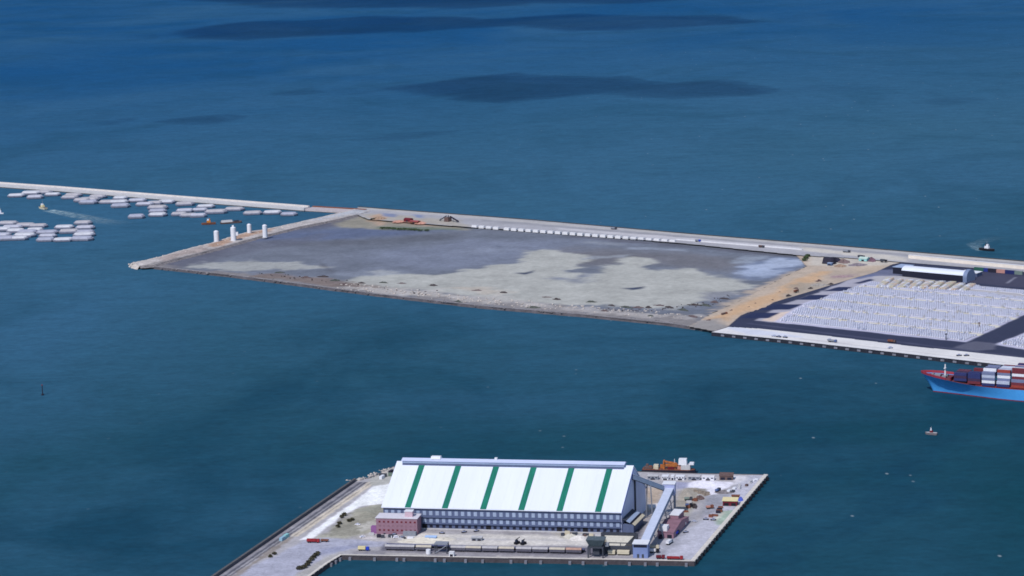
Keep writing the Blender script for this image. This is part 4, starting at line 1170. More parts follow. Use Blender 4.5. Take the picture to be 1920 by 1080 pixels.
# small goods standing about the pier
def crate(label, px, rz, L, Wd, H, m, group):
    mb = MB(); mb.box(0, L, 0, Wd, .14, H, tx=.02)
    for y in (0, Wd / 2 - .1, Wd - .2): mb.box(0, L, y, y + .2, 0, .13)
    tag(mb.build('crate', m, loc=P(px[0], px[1], ZP), rz=rz), label, 'crate', group)


def goods(a, b, n, spread, txt, group, mats_, rz):
    for i in range(n):
        f = (i + random.uniform(.2, .8)) / n
        crate(txt % ORD[i], (a[0] + (b[0] - a[0]) * f + random.uniform(-spread, spread), a[1] + (b[1] - a[1]) * f + random.uniform(-spread, spread) * .6), rz + random.uniform(-.2, .2),
              random.uniform(1.8, 5), random.uniform(1.5, 2.6), random.uniform(.9, 2.4), random.choice(mats_), group)


goods((1240, 1012), (1272, 972), 10, 2.5, 'crate in the line along the mauve shed, %s from the drive house', 'crates beside the mauve shed', [M_DGREY, M_CONC, M_BROWN, M_SOOT], RV)
goods((1205, 958), (1192, 990), 9, 5, 'crate in the yard under the store gable, %s from the back', 'crates under the store gable', [M_DGREY, M_BEIGE, M_WHITE, M_SOOT, M_RUST], RV)
goods((1046, 1003), (1118, 1006), 9, 3, 'crate on the forecourt by the grit heaps, %s from the lifting trucks', 'crates on the forecourt', [M_DGREY, M_BEIGE, M_CONC, M_BROWN], W_RZ)
goods((1365, 925), (1425, 898), 10, 4, 'crate along the eastern quay corner, %s from the cream-roofed shed', 'crates on the eastern quay corner', [M_BROWN, M_CONC, M_WHITE, M_RUST, M_DGREY], RV)
goods((1352, 952), (1330, 972), 6, 4, 'crate around the grey lot, %s from the cream-roofed shed', 'crates around the grey lot', [M_SOOT, M_CONC, M_RUST], W_RZ)
goods((690, 1006), (768, 1012), 8, 3, 'crate in the annex yard, %s from the western corner', 'crates in the annex yard', [M_DGREY, M_WHITE, M_SOOT, M_CONC], W_RZ)
goods((1272, 962), (1308, 932), 8, 5, 'crate in the scrap yard, %s from the mauve shed end', 'crates in the scrap yard', [M_RUST, M_BROWN, M_CONC, M_DGREY], W_RZ)

# containers lying about the pier
def container(name, label, loc, rz, m, L=6.1, H=2.6, group=None):
    mb = MB()
    mb.box(0, L, 0, 2.44, 0, H)
    for i in range(int(L / .9)):
        x = .3 + i * .9
        mb.box(x, x + .45, -.06, -.005, .15, H - .15)
    return tag(mb.build(name, m, loc=loc, rz=rz), label, 'container', group)


container('shipping_container', 'light teal container beside the rail tracks', P(536, 1010, ZP), RV, M_TEAL, 6.1)
container('shipping_container', 'pale blue container next to the teal one by the tracks', P(529, 1015, ZP), RV, mat('pale_blue_paint', A(150, 186, 206), var=.08), 6.1)
container('shipping_container', 'dark green container on the back quay past the store', P(728, 893, ZP), W_RZ, mat('moss_paint', A(112, 128, 118), var=.15), 6.1)
container('shipping_container', 'black container at the back corner of the store', P(733, 889, ZP), RV, M_SOOT, 6.1)
container('shipping_container', 'white container on the back quay by the store corner', P(716, 899, ZP), RV, M_WHITE, 6.1)
container('shipping_container', 'small dark container on the rock corner behind the store', P(711, 894, ZP), W_RZ, M_DGREY, 6.1)

# ------------------------------------------------------------------ vegetation
def shrub(label, px_list, z, r, h, m, name='shrub', cat='shrub', dens=90):
    loc = P(px_list[0][0], px_list[0][1], z)
    t = thing(name, label, cat, loc)
    lf = MB(); stm = MB()
    for px in px_list:
        c = P(px[0], px[1], z) - loc
        stm.cyl(c.x, c.y, 0, h * .6, .18, .08, n=6)
        for _ in range(dens):
            a = random.uniform(0, 6.28); e = random.uniform(-.3, 1.3); rr = random.uniform(.35, 1.05)
            p = Vector((c.x + r * rr * math.cos(a) * math.cos(e), c.y + r * rr * math.sin(a) * math.cos(e), h * .45 + h * .5 * rr * math.sin(e)))
            n = Vector((random.uniform(-1, 1), random.uniform(-1, 1), random.uniform(-.2, 1))).normalized()
            s = n.orthogonal().normalized() * random.uniform(.25, .6); q = n.cross(s)
            lf.add([p - s - q, p + s - q, p + s + q, p - s + q], [(0, 1, 2, 3)])
    lf.build('crown', m, t); stm.build('trunk', M_BROWN, t)
    return t


shrub('dark ragged hedge running along the pier access road', [(561, 1068), (566, 1067), (571, 1065), (576, 1061), (580, 1056), (584, 1051), (588, 1047), (592, 1043), (596, 1040)], ZP, 2.2, 2.6, M_LEAFD, name='hedge', cat='hedge')
shrub('dark shrub clump by the white haul road', [(641, 971), (646, 967)], ZP, 2.0, 2.6, M_LEAFD)
shrub('dark shrub clump in the middle of the scrub ground', [(634, 989), (637, 983)], ZP, 1.9, 2.4, M_LEAFD)
shrub('brownish shrub clump nearest the brick annex', [(655, 978), (660, 976)], ZP, 1.8, 2.2, M_LEAFD)
shrub('low dry shrub on the road verge past the red truck', [(507, 1045), (515, 1040)], ZP, 1.6, 2.0, M_LEAFD)
shrub('green bush at the silted corner by the sandy track', [(1508, 490), (1511, 486), (1514, 482)], 3.0, 4.0, 4.0, M_LEAF, name='bush', cat='bush', dens=160)
shrub('green scrub belt at the root of the mole, western clump', [(718, 429), (728, 429), (738, 430), (748, 431)], 3.0, 5, 2.6, M_LEAF, dens=150)
shrub('green scrub belt below the red-roofed shed', [(758, 431), (768, 431.5), (778, 432)], 3.0, 5, 2.6, M_LEAF, dens=150)
shrub('grey-green scrub on the mole root above the pond', [(700, 412), (708, 410)], 3.8, 4, 2.6, M_LEAFD, dens=120)
shrub('dark scrub clump by the far end of the scrub belt', [(788, 433), (800, 433)], 3.0, 4, 2.2, M_LEAF, dens=120)

# ------------------------------------------------------------------ mole and breakwater
silo_px = [(406, 453, 4.6, 15.5, 'white cylinder silo nearest the tip of the mole'), (438, 452, 5.0, 20, 'tallest white silo, with a box on its side, on the mole'),
           (467.5, 438, 4.0, 14, 'slimmest white silo standing on the far edge of the mole'), (497, 445, 4.4, 18, 'white silo nearest the root of the mole')]
for i, (x, y, r, h, lb) in enumerate(silo_px):
    t = thing('silo', lb, 'silo', P(x, y, 4.6), 0, 'white silos on the mole')
    MB().cyl(0, 0, .6, h - 1.2, r * .72, n=24).build('shell', M_WHITE, t, smooth=False)
    MB().cyl(0, 0, h - 1.18, h, r * .72, r * .25, n=24).build('cap', M_WHITE, t)
    MB().cyl(0, 0, -.5, .58, r * .85, n=24).build('base', M_CONC, t)
    MB().box(r * .72 - .1, r * .72 + .5, -.3, .3, .6, h - 1).build('ladder', M_GREY, t)
    if i == 1:
        MB().box(r * .7, r * .7 + 3.2, -1.5, 1.5, h * .38, h * .62).build('side_box', M_WHITE, t)
        MB().box(-1.2, 1.2, -1.2, 1.2, h + .02, h + 2).build('head_house', M_WHITE, t)

BR = [P(-260, 333.5, 0), P(100, 359.5, 0), P(340, 379, 0), P(570, 397, 0)]
bw = thing('breakwater', 'long pale concrete breakwater wall with barges moored below it', 'breakwater', BR[0])
def run(mb, pts, w0, w1, z0, z1):
    """box section swept along a polyline, w0..w1 metres towards the open sea"""
    vs = []; fs = []
    for i, p in enumerate(pts):
        t = (pts[min(i + 1, len(pts) - 1)] - pts[max(i - 1, 0)]).normalized(); n = Vector((-t.y, t.x, 0))
        for w_, z_ in ((w0, z0), (w1, z0), (w1, z1), (w0, z1)): vs.append((p.x + n.x * w_, p.y + n.y * w_, z_))
        if i:
            k = 4 * i
            fs += [(k - 4 + a, k - 4 + (a + 1) % 4, k + (a + 1) % 4, k + a) for a in range(4)]
    fs += [(3, 2, 1, 0), tuple(4 * (len(pts) - 1) + a for a in range(4))]
    return mb.add(vs, fs)
run(MB(), BR, 0, 14, 1.5, 5.6).build('wall', mat('caisson_concrete', A(206, 202, 204), var=.10, scale=.12), bw, origin=BR[0])
run(MB(), BR, .3, 13.6, -1, 1.48).build('shade_band', M_DARKCONC, bw, origin=BR[0])  # dark lower band carries the waterline shadow in its colour
run(MB(), BR, 10, 13.5, 5.62, 7.6).build('parapet', mat('parapet_concrete', A(218, 210, 206), var=.10, scale=.12), bw, origin=BR[0])
BR2 = [P(572, 396.5, 0), P(672, 402.5, 0)]
bw2 = thing('breakwater', 'short lower pinkish breakwater section next to the mole root', 'breakwater', BR2[0])
run(MB(), BR2, 0, 24, .9, 4.2).build('wall', mat('pinkish_concrete', A(192, 180, 182), var=.14, scale=.2), bw2, origin=BR2[0])
run(MB(), BR2, .3, 23.6, -1, .88).build('shade_band', M_DARKCONC, bw2, origin=BR2[0])  # same painted waterline shadow on the lower section
run(MB(), BR2, 19, 22, 4.22, 5.6).build('parapet', M_RUST, bw2, origin=BR2[0])

# blocks and walls along the causeway
blk = MB().box(0, 8.6, 0, 5, 0, 3.4, tx=.25, ty=.25)
blk_o = blk.build('concrete_block', M_CONCW)
NBK = 27
a0, a1 = P(884, 427.5, 3.0), P(1262, 455.5, 3.0)
brz = math.atan2((a1 - a0).y, (a1 - a0).x)
blk_names = None
for i in range(NBK):
    o = blk_o if i == 0 else dup(blk_o)
    o.location = a0.lerp(a1, (i + .5 * (i > 3)) / NBK) + Vector((0, 0, ZB - 2.2)); o.rotation_euler = (0, 0, brz + random.uniform(-.02, .02))
    n = NBK - i
    tag(o, 'white concrete block, %s from the end wall in the row edging the silt basin' % ORD[n - 1], 'concrete block', 'white concrete blocks along the causeway')
wl = thing('boundary_wall', 'low white wall along the causeway above the crusted pond', 'wall', P(1266, 456, 2.5))
run(MB(), [P(1266, 456, 0), P(1400, 466.5, 0), P(1503, 475, 0)], 0, 4, 1.5, 5.3).build('wall', M_CONCW, wl, origin=P(1266, 456, 2.5))
wl = thing('boundary_wall', 'long cream wall behind the barrel-roofed shed', 'wall', P(1703, 493, ZT))
run(MB(), [P(1703, 491, 0), P(1820, 502.5, 0), P(1920, 512, 0), P(2380, 552, 0)], 0, 3, ZT - .2, ZT + 4.6).build('wall', mat('cream_concrete', A(236, 224, 212), var=.08, scale=.15), wl, origin=P(1703, 493, ZT))
run(MB(), [P(1703, 491, 0), P(1820, 502.5, 0), P(1920, 512, 0), P(2380, 552, 0)], -.2, 3.2, ZT + 4.62, ZT + 4.95).build('coping', M_CONCW, wl, origin=P(1703, 493, ZT))

# sheds at the mole root
B37 = math.radians(-35)
shed('red_roofed_shed', 'maroon-roofed shed among the scrub at the mole root', 'shed', (757, 415.5), ZC, 11, 8, 3.2, B37, M_DRED, M_DRED, kind='gable', rise=1.6, doors=1)
shed('red_roofed_shed', 'longer low rust-red shed beside the maroon one', 'shed', (768, 418), ZC, 14, 7, 2.2, B37, M_RUST, mat('rust_red_roof', A(150, 76, 80), var=.2), kind='gable', rise=1.2, doors=1)
cr = thing('crushing_plant', 'dark brown crushing plant with sloping conveyors on the causeway', 'plant', P(824, 415, ZC), B37)
MB().box(8, 16, 0, 8, 0, 6, tx=.6).build('crusher_house', M_BROWN, cr)
MB().beam((-2, 3, 1), (10, 4, 8), 1.4).build('conveyor', M_DGREY, cr)
MB().beam((16, 4, 7.5), (32, 2, 1.5), 1.6).build('conveyor', M_SOOT, cr)
for x in (0, 22, 28): MB().beam((x, 3, 0), (x, 3, 4), .5).build('leg', M_DGREY, cr)
MB().cyl(13, 4, 6.02, 9, .8).build('stack', M_DGREY, cr)
heap('earth_mound', 'orange earth mound at the mole root', 'heap', (712, 411), ZC - .5, 12, 9, 4, M_EARTH)
heap('earth_mound', 'pinkish earth mound beside the maroon shed', 'heap', (748, 416), ZC - .5, 9, 7, 2.4, mat('pink_earth', A(196, 146, 130), var=.2))
heap('earth_mound', 'pinkish earth mound past the rust-red shed', 'heap', (790, 419), ZC - .5, 10, 7, 2.2, MATS['pink_earth'])

# construction clutter at the terminal corner
sp = thing('stockpile', 'black sheeted stockpile at the head of the sandy track', 'stockpile', P(1541, 494, 3.8), B37)
MB().box(0, 13, 0, 12, 0, 7.2, tx=1.0, ty=2.2).build('sheet', M_SOOT, sp)
MB().box(9, 16, 1, 8, 0, 7.9, tx=1.2, ty=1.2).build('upper_sheet', M_SOOT, sp)
heap('stockpile', 'low black stockpile beside the brown ring bund', 'stockpile', (1568, 489), 3.6, 9, 10, 4, M_SOOT)
heap('earth_mound', 'curved brown bund on the corner yard', 'heap', (1582, 491), 3.4, 8, 14, 3.4, mat('bund_brown', A(128, 108, 108), var=.3, scale=.3))
heap('earth_mound', 'light brown bund in front of the curved one', 'heap', (1575, 499), 3.4, 8, 9, 2.4, M_EARTH)
heap('earth_mound', 'dark purple bund by the teal shed', 'heap', (1634, 488), 3.6, 6, 12, 4, mat('purple_earth', A(122, 92, 106), var=.3, scale=.3))
heap('earth_mound', 'grey-purple spoil bank on the edge of the sandy track', 'heap', (1608, 497), 3.4, 12, 9, 2.6, mat('grey_earth', A(132, 122, 130), var=.3, scale=.3))
heap('earth_mound', 'flat mauve spoil patch halfway down the sandy track', 'heap', (1578, 519), 3.2, 16, 7, 1.6, mat('mauve_earth', A(158, 134, 138), var=.25, scale=.3))
heap('earth_mound', 'grey spoil heap with rubble on the sandy track', 'heap', (1536, 535), 3.2, 12, 9, 2.4, mat('grey_rubble', A(160, 152, 146), var=.35, scale=.4))
shed('teal_shed', 'pale teal-roofed shed between the earth bunds', 'shed', (1610, 489), 3.8, 11, 9, 3, B37, M_TEAL, mat('pale_teal_roof', A(190, 210, 202), var=.08), kind='gable', rise=1.4, doors=1)
shed('site_cabin', 'dark blue cabin at the foot of the black stockpile', 'cabin', (1551, 497.5), 3.6, 6, 4, 2.8, B37, mat('steel_blue', A(86, 108, 146), var=.1), M_CLADL, doors=1, over=.2)
truck('dark lorry on the pale yard by the teal shed', (1608, 483), 4.2, B37, 9, M_DGREY, M_DGREY, 3.2)
truck('dark lorry close to the white shed head', (1650, 491), 4.2, B37, 9, M_BLACK, M_DGREY, 3.4)
truck('brown lorry climbing the sandy track', (1491, 549), 4.0, math.radians(50), 8, M_BROWN, M_RUST, 2.8)
truck('dark brown lorry at the foot of the sandy track', (1355, 592), 3.6, math.radians(40), 8, M_RUST, M_BROWN, 2.8)
truck('lorry driving along the causeway above the black stockpile', (1580, 473), ZC, B37, 10, M_DGREY, M_GREY, 3.2)
truck('lorry on the causeway behind the cream wall', (1815, 492), ZC, B37, 11, M_DGREY, M_GREY, 3.2)
truck('small lorry halfway along the causeway wall', (1303, 453), ZC, B37, 8, M_BLUE, M_GREY, 3.0)
truck('lorry on the causeway nearer the crushing plant', (1145, 430), ZC, B37, 9, M_DGREY, M_GREY, 3.0)
truck('lone lorry by the pond end of the low white wall', (1422, 464), ZC, B37, 8, M_DGREY, M_BROWN, 3.0)

# terminal sheds
TQ = P(1692, 518.5, ZT)
ls = shed('terminal_shed', 'long shed with a white barrel roof on the car terminal', 'shed', TQ, ZT, 80, 17, 7.5, AT, M_SHADE, M_ROOFW, kind='barrel', rise=4.5, doors=8, over=.8)
gx0 = 80.9
pr = [(8.5 - 11 * math.cos(math.pi * i / 12), 6.0 + 8.0 * math.sin(math.pi * i / 12)) for i in range(13)]
MB().extrude_x([(-2.5, 0), (19.5, 0)] + pr[::-1], gx0, gx0 + 5).build('end_wall', mat('end_wall_grey', A(122, 136, 168), var=.06), ls)
shed('terminal_shed', 'tall white-roofed block at the head of the barrel-roofed shed', 'shed', P(1674, 513, ZT), ZT, 17, 22, 8.0, AT, M_SHADE, M_CLADL, doors=2, over=.5)
shed('terminal_shed', 'low white shed past the rounded grey end wall', 'shed', P(1800, 517, ZT), ZT, 22, 14, 4.5, AT, M_CLAD, M_WHITE, doors=3, over=.5)
for x, L, m_, lb in ((1826, 14, mat('bottle_green', A(44, 96, 84), var=.12), 'bottle green container row end under the cream wall'), (1844, 12.2, mat('royal_navy', A(40, 56, 136), var=.12), 'royal blue container under the cream wall'),
                     (1852, 12.2, M_SOOT, 'near-black container next to the royal blue one'), (1868, 12.2, mat('salmon_container', A(190, 140, 132), var=.12), 'salmon pink container under the cream wall'),
                     (1884, 14, mat('deep_navy', A(34, 44, 100), var=.12), 'deep navy container at the end of the wall row'), (1902, 10, mat('grey_green', A(116, 132, 128), var=.12), 'grey-green container last along the cream wall')):
    container('shipping_container', lb, P(x, 507.5 + (x - 1826) * .092, ZT), AT, m_, L, 4.2)
for px, lb in (((1808, 521), 'white van beside the rounded end wall'), ((1817, 519), 'red-marked white van behind another at the shed end')):
    truck(lb, px, ZT, AT + .5, 7, M_WHITE, M_WHITE if px[0] < 1810 else M_RED, 3.2, name='van', cat='van')

# trucks and vehicles on the apron
for k, px, rz, lb in (('dark', (1455, 632), AT, 'dark car near the tip of the white quay apron'), ('dark', (1467, 633), AT, 'dark car just behind another on the white apron'), ('silver', (1446, 631), AT, 'silver car leading the dark pair on the white apron'),
                      ('silver', (1550, 638), AT, 'silver car alone on the quay apron below the dark road'), ('silver', (1666, 654), AT + 1, 'silver car standing crosswise on the middle of the apron'),
                      ('dark', (1794, 668), AT + .8, 'dark car parked near the container ship'), ('dark', (1808, 668), AT + .8, 'dark car second of the pair near the container ship')):
    o = put_car(k, px, ZT + .2, rz, lb); o.scale = (1.25, 1.25, 1.25)
truck('blue-grey lorry on the quay apron', (1552, 641), ZT + .2, AT, 10, mat('slate_blue_paint', A(86, 104, 150)), M_GREY, 2.6)
truck('brown lorry on the dark road beside the apron', (1664, 642), ZT, AT, 9, M_BROWN, M_RUST, 3.0)
lp = thing('yard_mast', 'short dark mast on the front edge of the car lot', 'mast', P(1774, 637, ZT))
MB().cyl(0, 0, 0, 5.5, .6, .4, n=8).build('pole', M_DGREY, lp); MB().box(-1.2, 1.2, -.6, .6, 5.52, 6.6).build('lamp_head', M_DGREY, lp)
lp = thing('yard_mast', 'short dark mast in the corner of the car lot', 'mast', P(1836, 615, ZT))
MB().cyl(0, 0, 0, 5, .6, .4, n=8).build('pole', M_BROWN, lp); MB().box(-1.2, 1.2, -.6, .6, 5.02, 6).build('lamp_head', M_BROWN, lp)

# ------------------------------------------------------------------ export cars
cu = Vector((math.cos(AT), math.sin(AT), 0)); cv = Vector((-math.sin(AT), math.cos(AT), 0))
lots = [[(1455, 603.5), (1503, 572), (1604, 538.5), (1634, 529), (1812, 546), (1925, 558), (2060, 571), (2030, 588), (1926, 588), (1812, 641)],
        [(1812, 534), (1925, 546), (2060, 558), (2060, 568), (1925, 555), (1812, 543)],
        [(1870, 645), (1927, 625), (2060, 640), (2060, 668), (1920, 654)]]
pos = []
for li, lot in enumerate(lots):
    lw = WP(lot, ZT)
    us = [x * cu.x + y * cu.y for x, y in lw]; vs_ = [x * cv.x + y * cv.y for x, y in lw]
    v = min(vs_); row = 0
    while v < max(vs_):
        lane = row % 9 in (7, 8)
        u = min(us) + random.uniform(0, 1)
        step = 2.75 if not lane else 3.4
        while u < max(us):
            if not (lane and ((u % 46) < 12 or random.random() < .45)): pos.append((u, v, lane, li))
            u += step
        v += 5.25 if not lane else 5.8
        row += 1
U = np.array([p[0] for p in pos]); V = np.array([p[1] for p in pos])
X = U * cu.x + V * cv.x; Y = U * cu.y + V * cv.y
keep = np.zeros(len(pos), bool)
for li, lot in enumerate(lots):
    m_ = np.array([p[3] == li for p in pos])
    keep |= m_ & (sdist(X, Y, WP(lot, ZT)) < -2.5)
keep &= rng.random(len(pos)) > .02
idx = np.nonzero(keep)[0]
# those that show largest: nearest to the camera and inside the frame
RTm = ROT.transposed()
def infr(x, y):
    q = RTm @ Vector((x, y, ZT - HC)); return 960 - F * q.x / q.z < 1918
near = sorted([i for i in idx if infr(X[i], Y[i])], key=lambda i: Y[i] ** 2 + X[i] ** 2)[:300]
nearset = set(near)
for i in near:
    k = random.choices(('white', 'silver', 'beige'), (90, 8, 2))[0] if not pos[i][2] else random.choices(('white', 'beige'), (60, 40))[0]
    put_car(k, Vector((X[i], Y[i], ZT)), 0, AT + math.pi / 2 + random.uniform(-.03, .03), 'export car parked in the close front rows of the terminal lot', 'export cars parked in the front rows')
vs4 = []; fs4 = []; mi4 = []
def small_car():
    b = MB(); b.box(0, 4.4, 0, 1.8, .3, .85, 0, tx=.06, ty=.05); b.box(.9, 3.5, .1, 1.7, .86, 1.45, 1, tx=.4, ty=.15); b.box(1.35, 3.05, .25, 1.55, 1.455, 1.5, 0)
    return b
sb = small_car(); sv_ = np.array(sb.v); nv_ = len(sv_)
c_, s_ = math.cos(AT + math.pi / 2), math.sin(AT + math.pi / 2)
sv_ = np.stack([sv_[:, 0] * c_ - sv_[:, 1] * s_, sv_[:, 0] * s_ + sv_[:, 1] * c_, sv_[:, 2]], 1)
rest = [i for i in idx if i not in nearset]
allv = np.concatenate([sv_ + np.array([X[i], Y[i], ZT]) for i in rest])
allf = []; allm = []
for n_, i in enumerate(rest):
    k = n_ * nv_
    pc = 0 if rng.random() > (.06 if not pos[i][2] else .5) else (2 if rng.random() > .35 or pos[i][2] else 3)
    for f_, m_ in zip(sb.f, sb.m):
        allf.append(tuple(a + k for a in f_)); allm.append(1 if m_ == 1 else pc)
me = bpy.data.meshes.new('car_rows'); me.from_pydata(allv.tolist(), [], allf)
for m_ in (MATS['car_white'], M_CARGL, M_BEIGE, MATS['car_silver']): me.materials.append(m_)
me.polygons.foreach_set('material_index', allm); me.update()
o = bpy.data.objects.new('car_rows', me); COL.objects.link(o)
tag(o, 'mass of white export cars parked in tight rows farther back on the terminal', 'cars', kind='stuff')
# rows of parked vans on the far side of the lot
van = thing('parked_van', 'van standing in the slanting rows before the barrel-roofed shed', 'van', (0, 0, 0), AT + math.pi / 2 - .08, 'vans in slanting rows before the shed')
MB().box(0, 6.2, 0, 2.1, .45, 2.5, tx=.1, ty=.08).build('body', M_WHITE, van)
MB().box(5.2, 6.22, .2, 1.9, 1.5, 2.3).build('windscreen', M_GLASS, van)
MB().box(.3, 5.9, .1, 2.0, .1, .44).build('underbody', M_BLACK, van)
vn = 0
van_cols = [M_WHITE, M_BEIGE, M_CONC, mat('peach_paint', A(214, 190, 172), var=.06)]
bodies = {}
for r in range(9):
    e0 = P(1646 + r * 19.5, 539 + r * .9, ZT); e1 = P(1666 + r * 19.5, 523 + r * 1.2, ZT)
    n = int((e1 - e0).length / 7.2)
    for k in range(n):
        for side in (0, 2.6, 5.2):
            o = van if vn == 0 else dup(van)
            d = (e1 - e0).normalized()
            o.location = e0 + d * (k * 7.2) + Vector((d.y, -d.x, 0)) * side
            c = random.choice(van_cols)
            b_ = [x for x in o.children if x.name.startswith('body')][0]
            if c.name not in bodies:
                bodies[c.name] = b_.data.copy(); bodies[c.name].materials[0] = c
            b_.data = bodies[c.name]
            vn += 1

# ------------------------------------------------------------------ quay fenders
M_FEN = mat('weathered_fender', A(128, 128, 140), var=.2)
def fenders(owner_name, line, z, n, w_, h_, zz, m, proud=.9, jit=0):
    ow = [o for o in bpy.data.objects if o.name == owner_name][0]
    pts = [P(x, y, z) for x, y in line]; Ls = [(b - a).length for a, b in zip(pts[:-1], pts[1:])]
    for i in range(n):
        t = (i + .5) / n * sum(Ls) + random.uniform(-jit, jit); k = 0
        while k < len(Ls) - 1 and t > Ls[k]: t -= Ls[k]; k += 1
        p = pts[k].lerp(pts[k + 1], t / Ls[k]); d = (pts[k + 1] - pts[k]).normalized(); nn = Vector((d.y, -d.x, 0))
        a = p - d * w_ / 2; b = p + d * w_ / 2
        v = [a + nn * .1, b + nn * .1, b + nn * (.6 + proud), a + nn * (.6 + proud)]
        MB().prism([(q.x, q.y) for q in v], zz, zz + h_).build('fender', m, ow)
fenders('pier_quay_side', [(1300, 1053), (1440, 891)], ZP, 24, 1.4, 2.6, .6, M_BLACK, 1.0)
fenders('pier_quay_front', [(645, 1041), (900, 1046), (1300, 1053)], ZP, 18, 2.0, 2.6, -.2, M_FEN, 1.4, 5)
fenders('pier_quay_front', [(615, 1056), (640, 1041)], ZP, 3, 2.0, 2.6, 0, M_FEN, 1.2)
fenders('quay_face', [(1345, 624), (1480, 638), (1600, 652), (1920, 689)], ZT, 26, 4, 2.0, .8, M_FEN, .3)

# ------------------------------------------------------------------ barges
barge = thing('barge', 'x', 'barge', (0, 0, 0), 0)
def outline(L, w_, e):
    return [(-L / 2, -w_ * .18), (-L / 2 + e, -w_ / 2), (L / 2 - e, -w_ / 2), (L / 2, -w_ * .18), (L / 2, w_ * .18), (L / 2 - e, w_ / 2), (-L / 2 + e, w_ / 2), (-L / 2, w_ * .18)]
def loft(mb, secs):
    n = len(secs[0][0]); vs = []; fs = []
    for pts, z_ in secs: vs += [(x, y, z_) for x, y in pts]
    for j in range(len(secs) - 1):
        fs += [(j * n + i, j * n + (i + 1) % n, (j + 1) * n + (i + 1) % n, (j + 1) * n + i) for i in range(n)]
    fs += [tuple(range(n - 1, -1, -1)), tuple((len(secs) - 1) * n + i for i in range(n))]
    return mb.add(vs, fs)
BG = mat('barge_hull', A(134, 136, 154), var=.14, scale=.3)
loft(MB(), [(outline(26, 10, 3), -.8), (outline(28, 12, 4), .7), (outline(29, 12.4, 4), 2.3)]).build('hull', BG, barge)
loft(MB(), [(outline(28.6, 12.1, 4), 2.32), (outline(28, 11.6, 4), 2.9)]).build('deck_edge', mat('barge_deck', A(150, 150, 166), var=.15), barge)
loft(MB(), [(outline(25, 10.4, 3.5), 2.92), (outline(24.4, 9.6, 3.5), 3.9), (outline(22, 6, 3.5), 4.5)]).build('hatch_cover', mat('hatch_cover', A(192, 192, 206), var=.10, scale=.15), barge)
HCV = []
for nm, c in (('hatch_cover', (192, 192, 206)), ('hatch_cover_pale', (208, 208, 216)), ('hatch_cover_dull', (172, 174, 192)), ('hatch_cover_worn', (184, 180, 186))):
    d_ = [c_ for c_ in barge.children if c_.name.startswith('hatch_cover')][0].data.copy(); d_.materials[0] = mat(nm, A(*c), var=.12, scale=.15); HCV.append(d_)
line_b = [(31, 368), (59, 363.5), (66, 371), (79, 362), (99, 366), (131, 371.5), (138, 367), (154, 377), (168, 375), (184, 370), (166, 381), (204, 380), (226, 373), (223, 380), (226, 387.5),
          (258, 377), (272, 384.5), (291, 382), (312, 380), (296, 391), (296, 397.5), (296, 404), (256, 408), (347, 384), (386, 388.5), (375, 395), (336, 403), (347, 396.5), (372, 406), (354, 405), (405, 399), (440, 393.5), (474, 401), (511, 400), (542, 403)]
raft_b = [(16, 420), (4, 432), (24, 428), (30, 435), (10, 449), (4, 442), (48, 423.5), (72, 425), (66, 433.5), (52, 437), (47, 443), (36, 448.5), (89, 437), (90, 444), (86, 451), (121, 428), (130, 436), (119, 451), (156, 419.5), (160, 428), (160, 436.5), (158, 441.5), (154, 449.5)]
first = True
for pl_, grp, txt in ((line_b, 'barges moored below the breakwater', 'pale covered barge moored below the breakwater, %s counting from the mole'),
                      (raft_b, 'barges rafted together in open water', 'pale covered barge in the open-water raft, %s counting from its silo side')):
    srt = sorted(pl_, key=lambda q: -q[0] + q[1] * .01)
    for n, (x, y) in enumerate(srt):
        o = barge if first else dup(barge); first = False
        a = P(x - 10, y + (.3 if pl_ is line_b else .1), 0); b = P(x + 10, y - .3, 0); d = b - a
        o.location = P(x, y + 1.2, 0); o.rotation_euler = (0, 0, math.atan2(d.y, d.x) + random.uniform(-.14, .14))
        s_ = random.uniform(.86, 1.08); o.scale = (s_ * random.uniform(.95, 1.12), s_ * random.uniform(1.4, 1.75), random.uniform(1.1, 1.35))
        o['label'] = txt % ORD[n]; o['group'] = grp
        hc = [c for c in o.children if c.name.startswith('hatch_cover')][0]
        hc.data = HCV[random.randrange(len(HCV))]

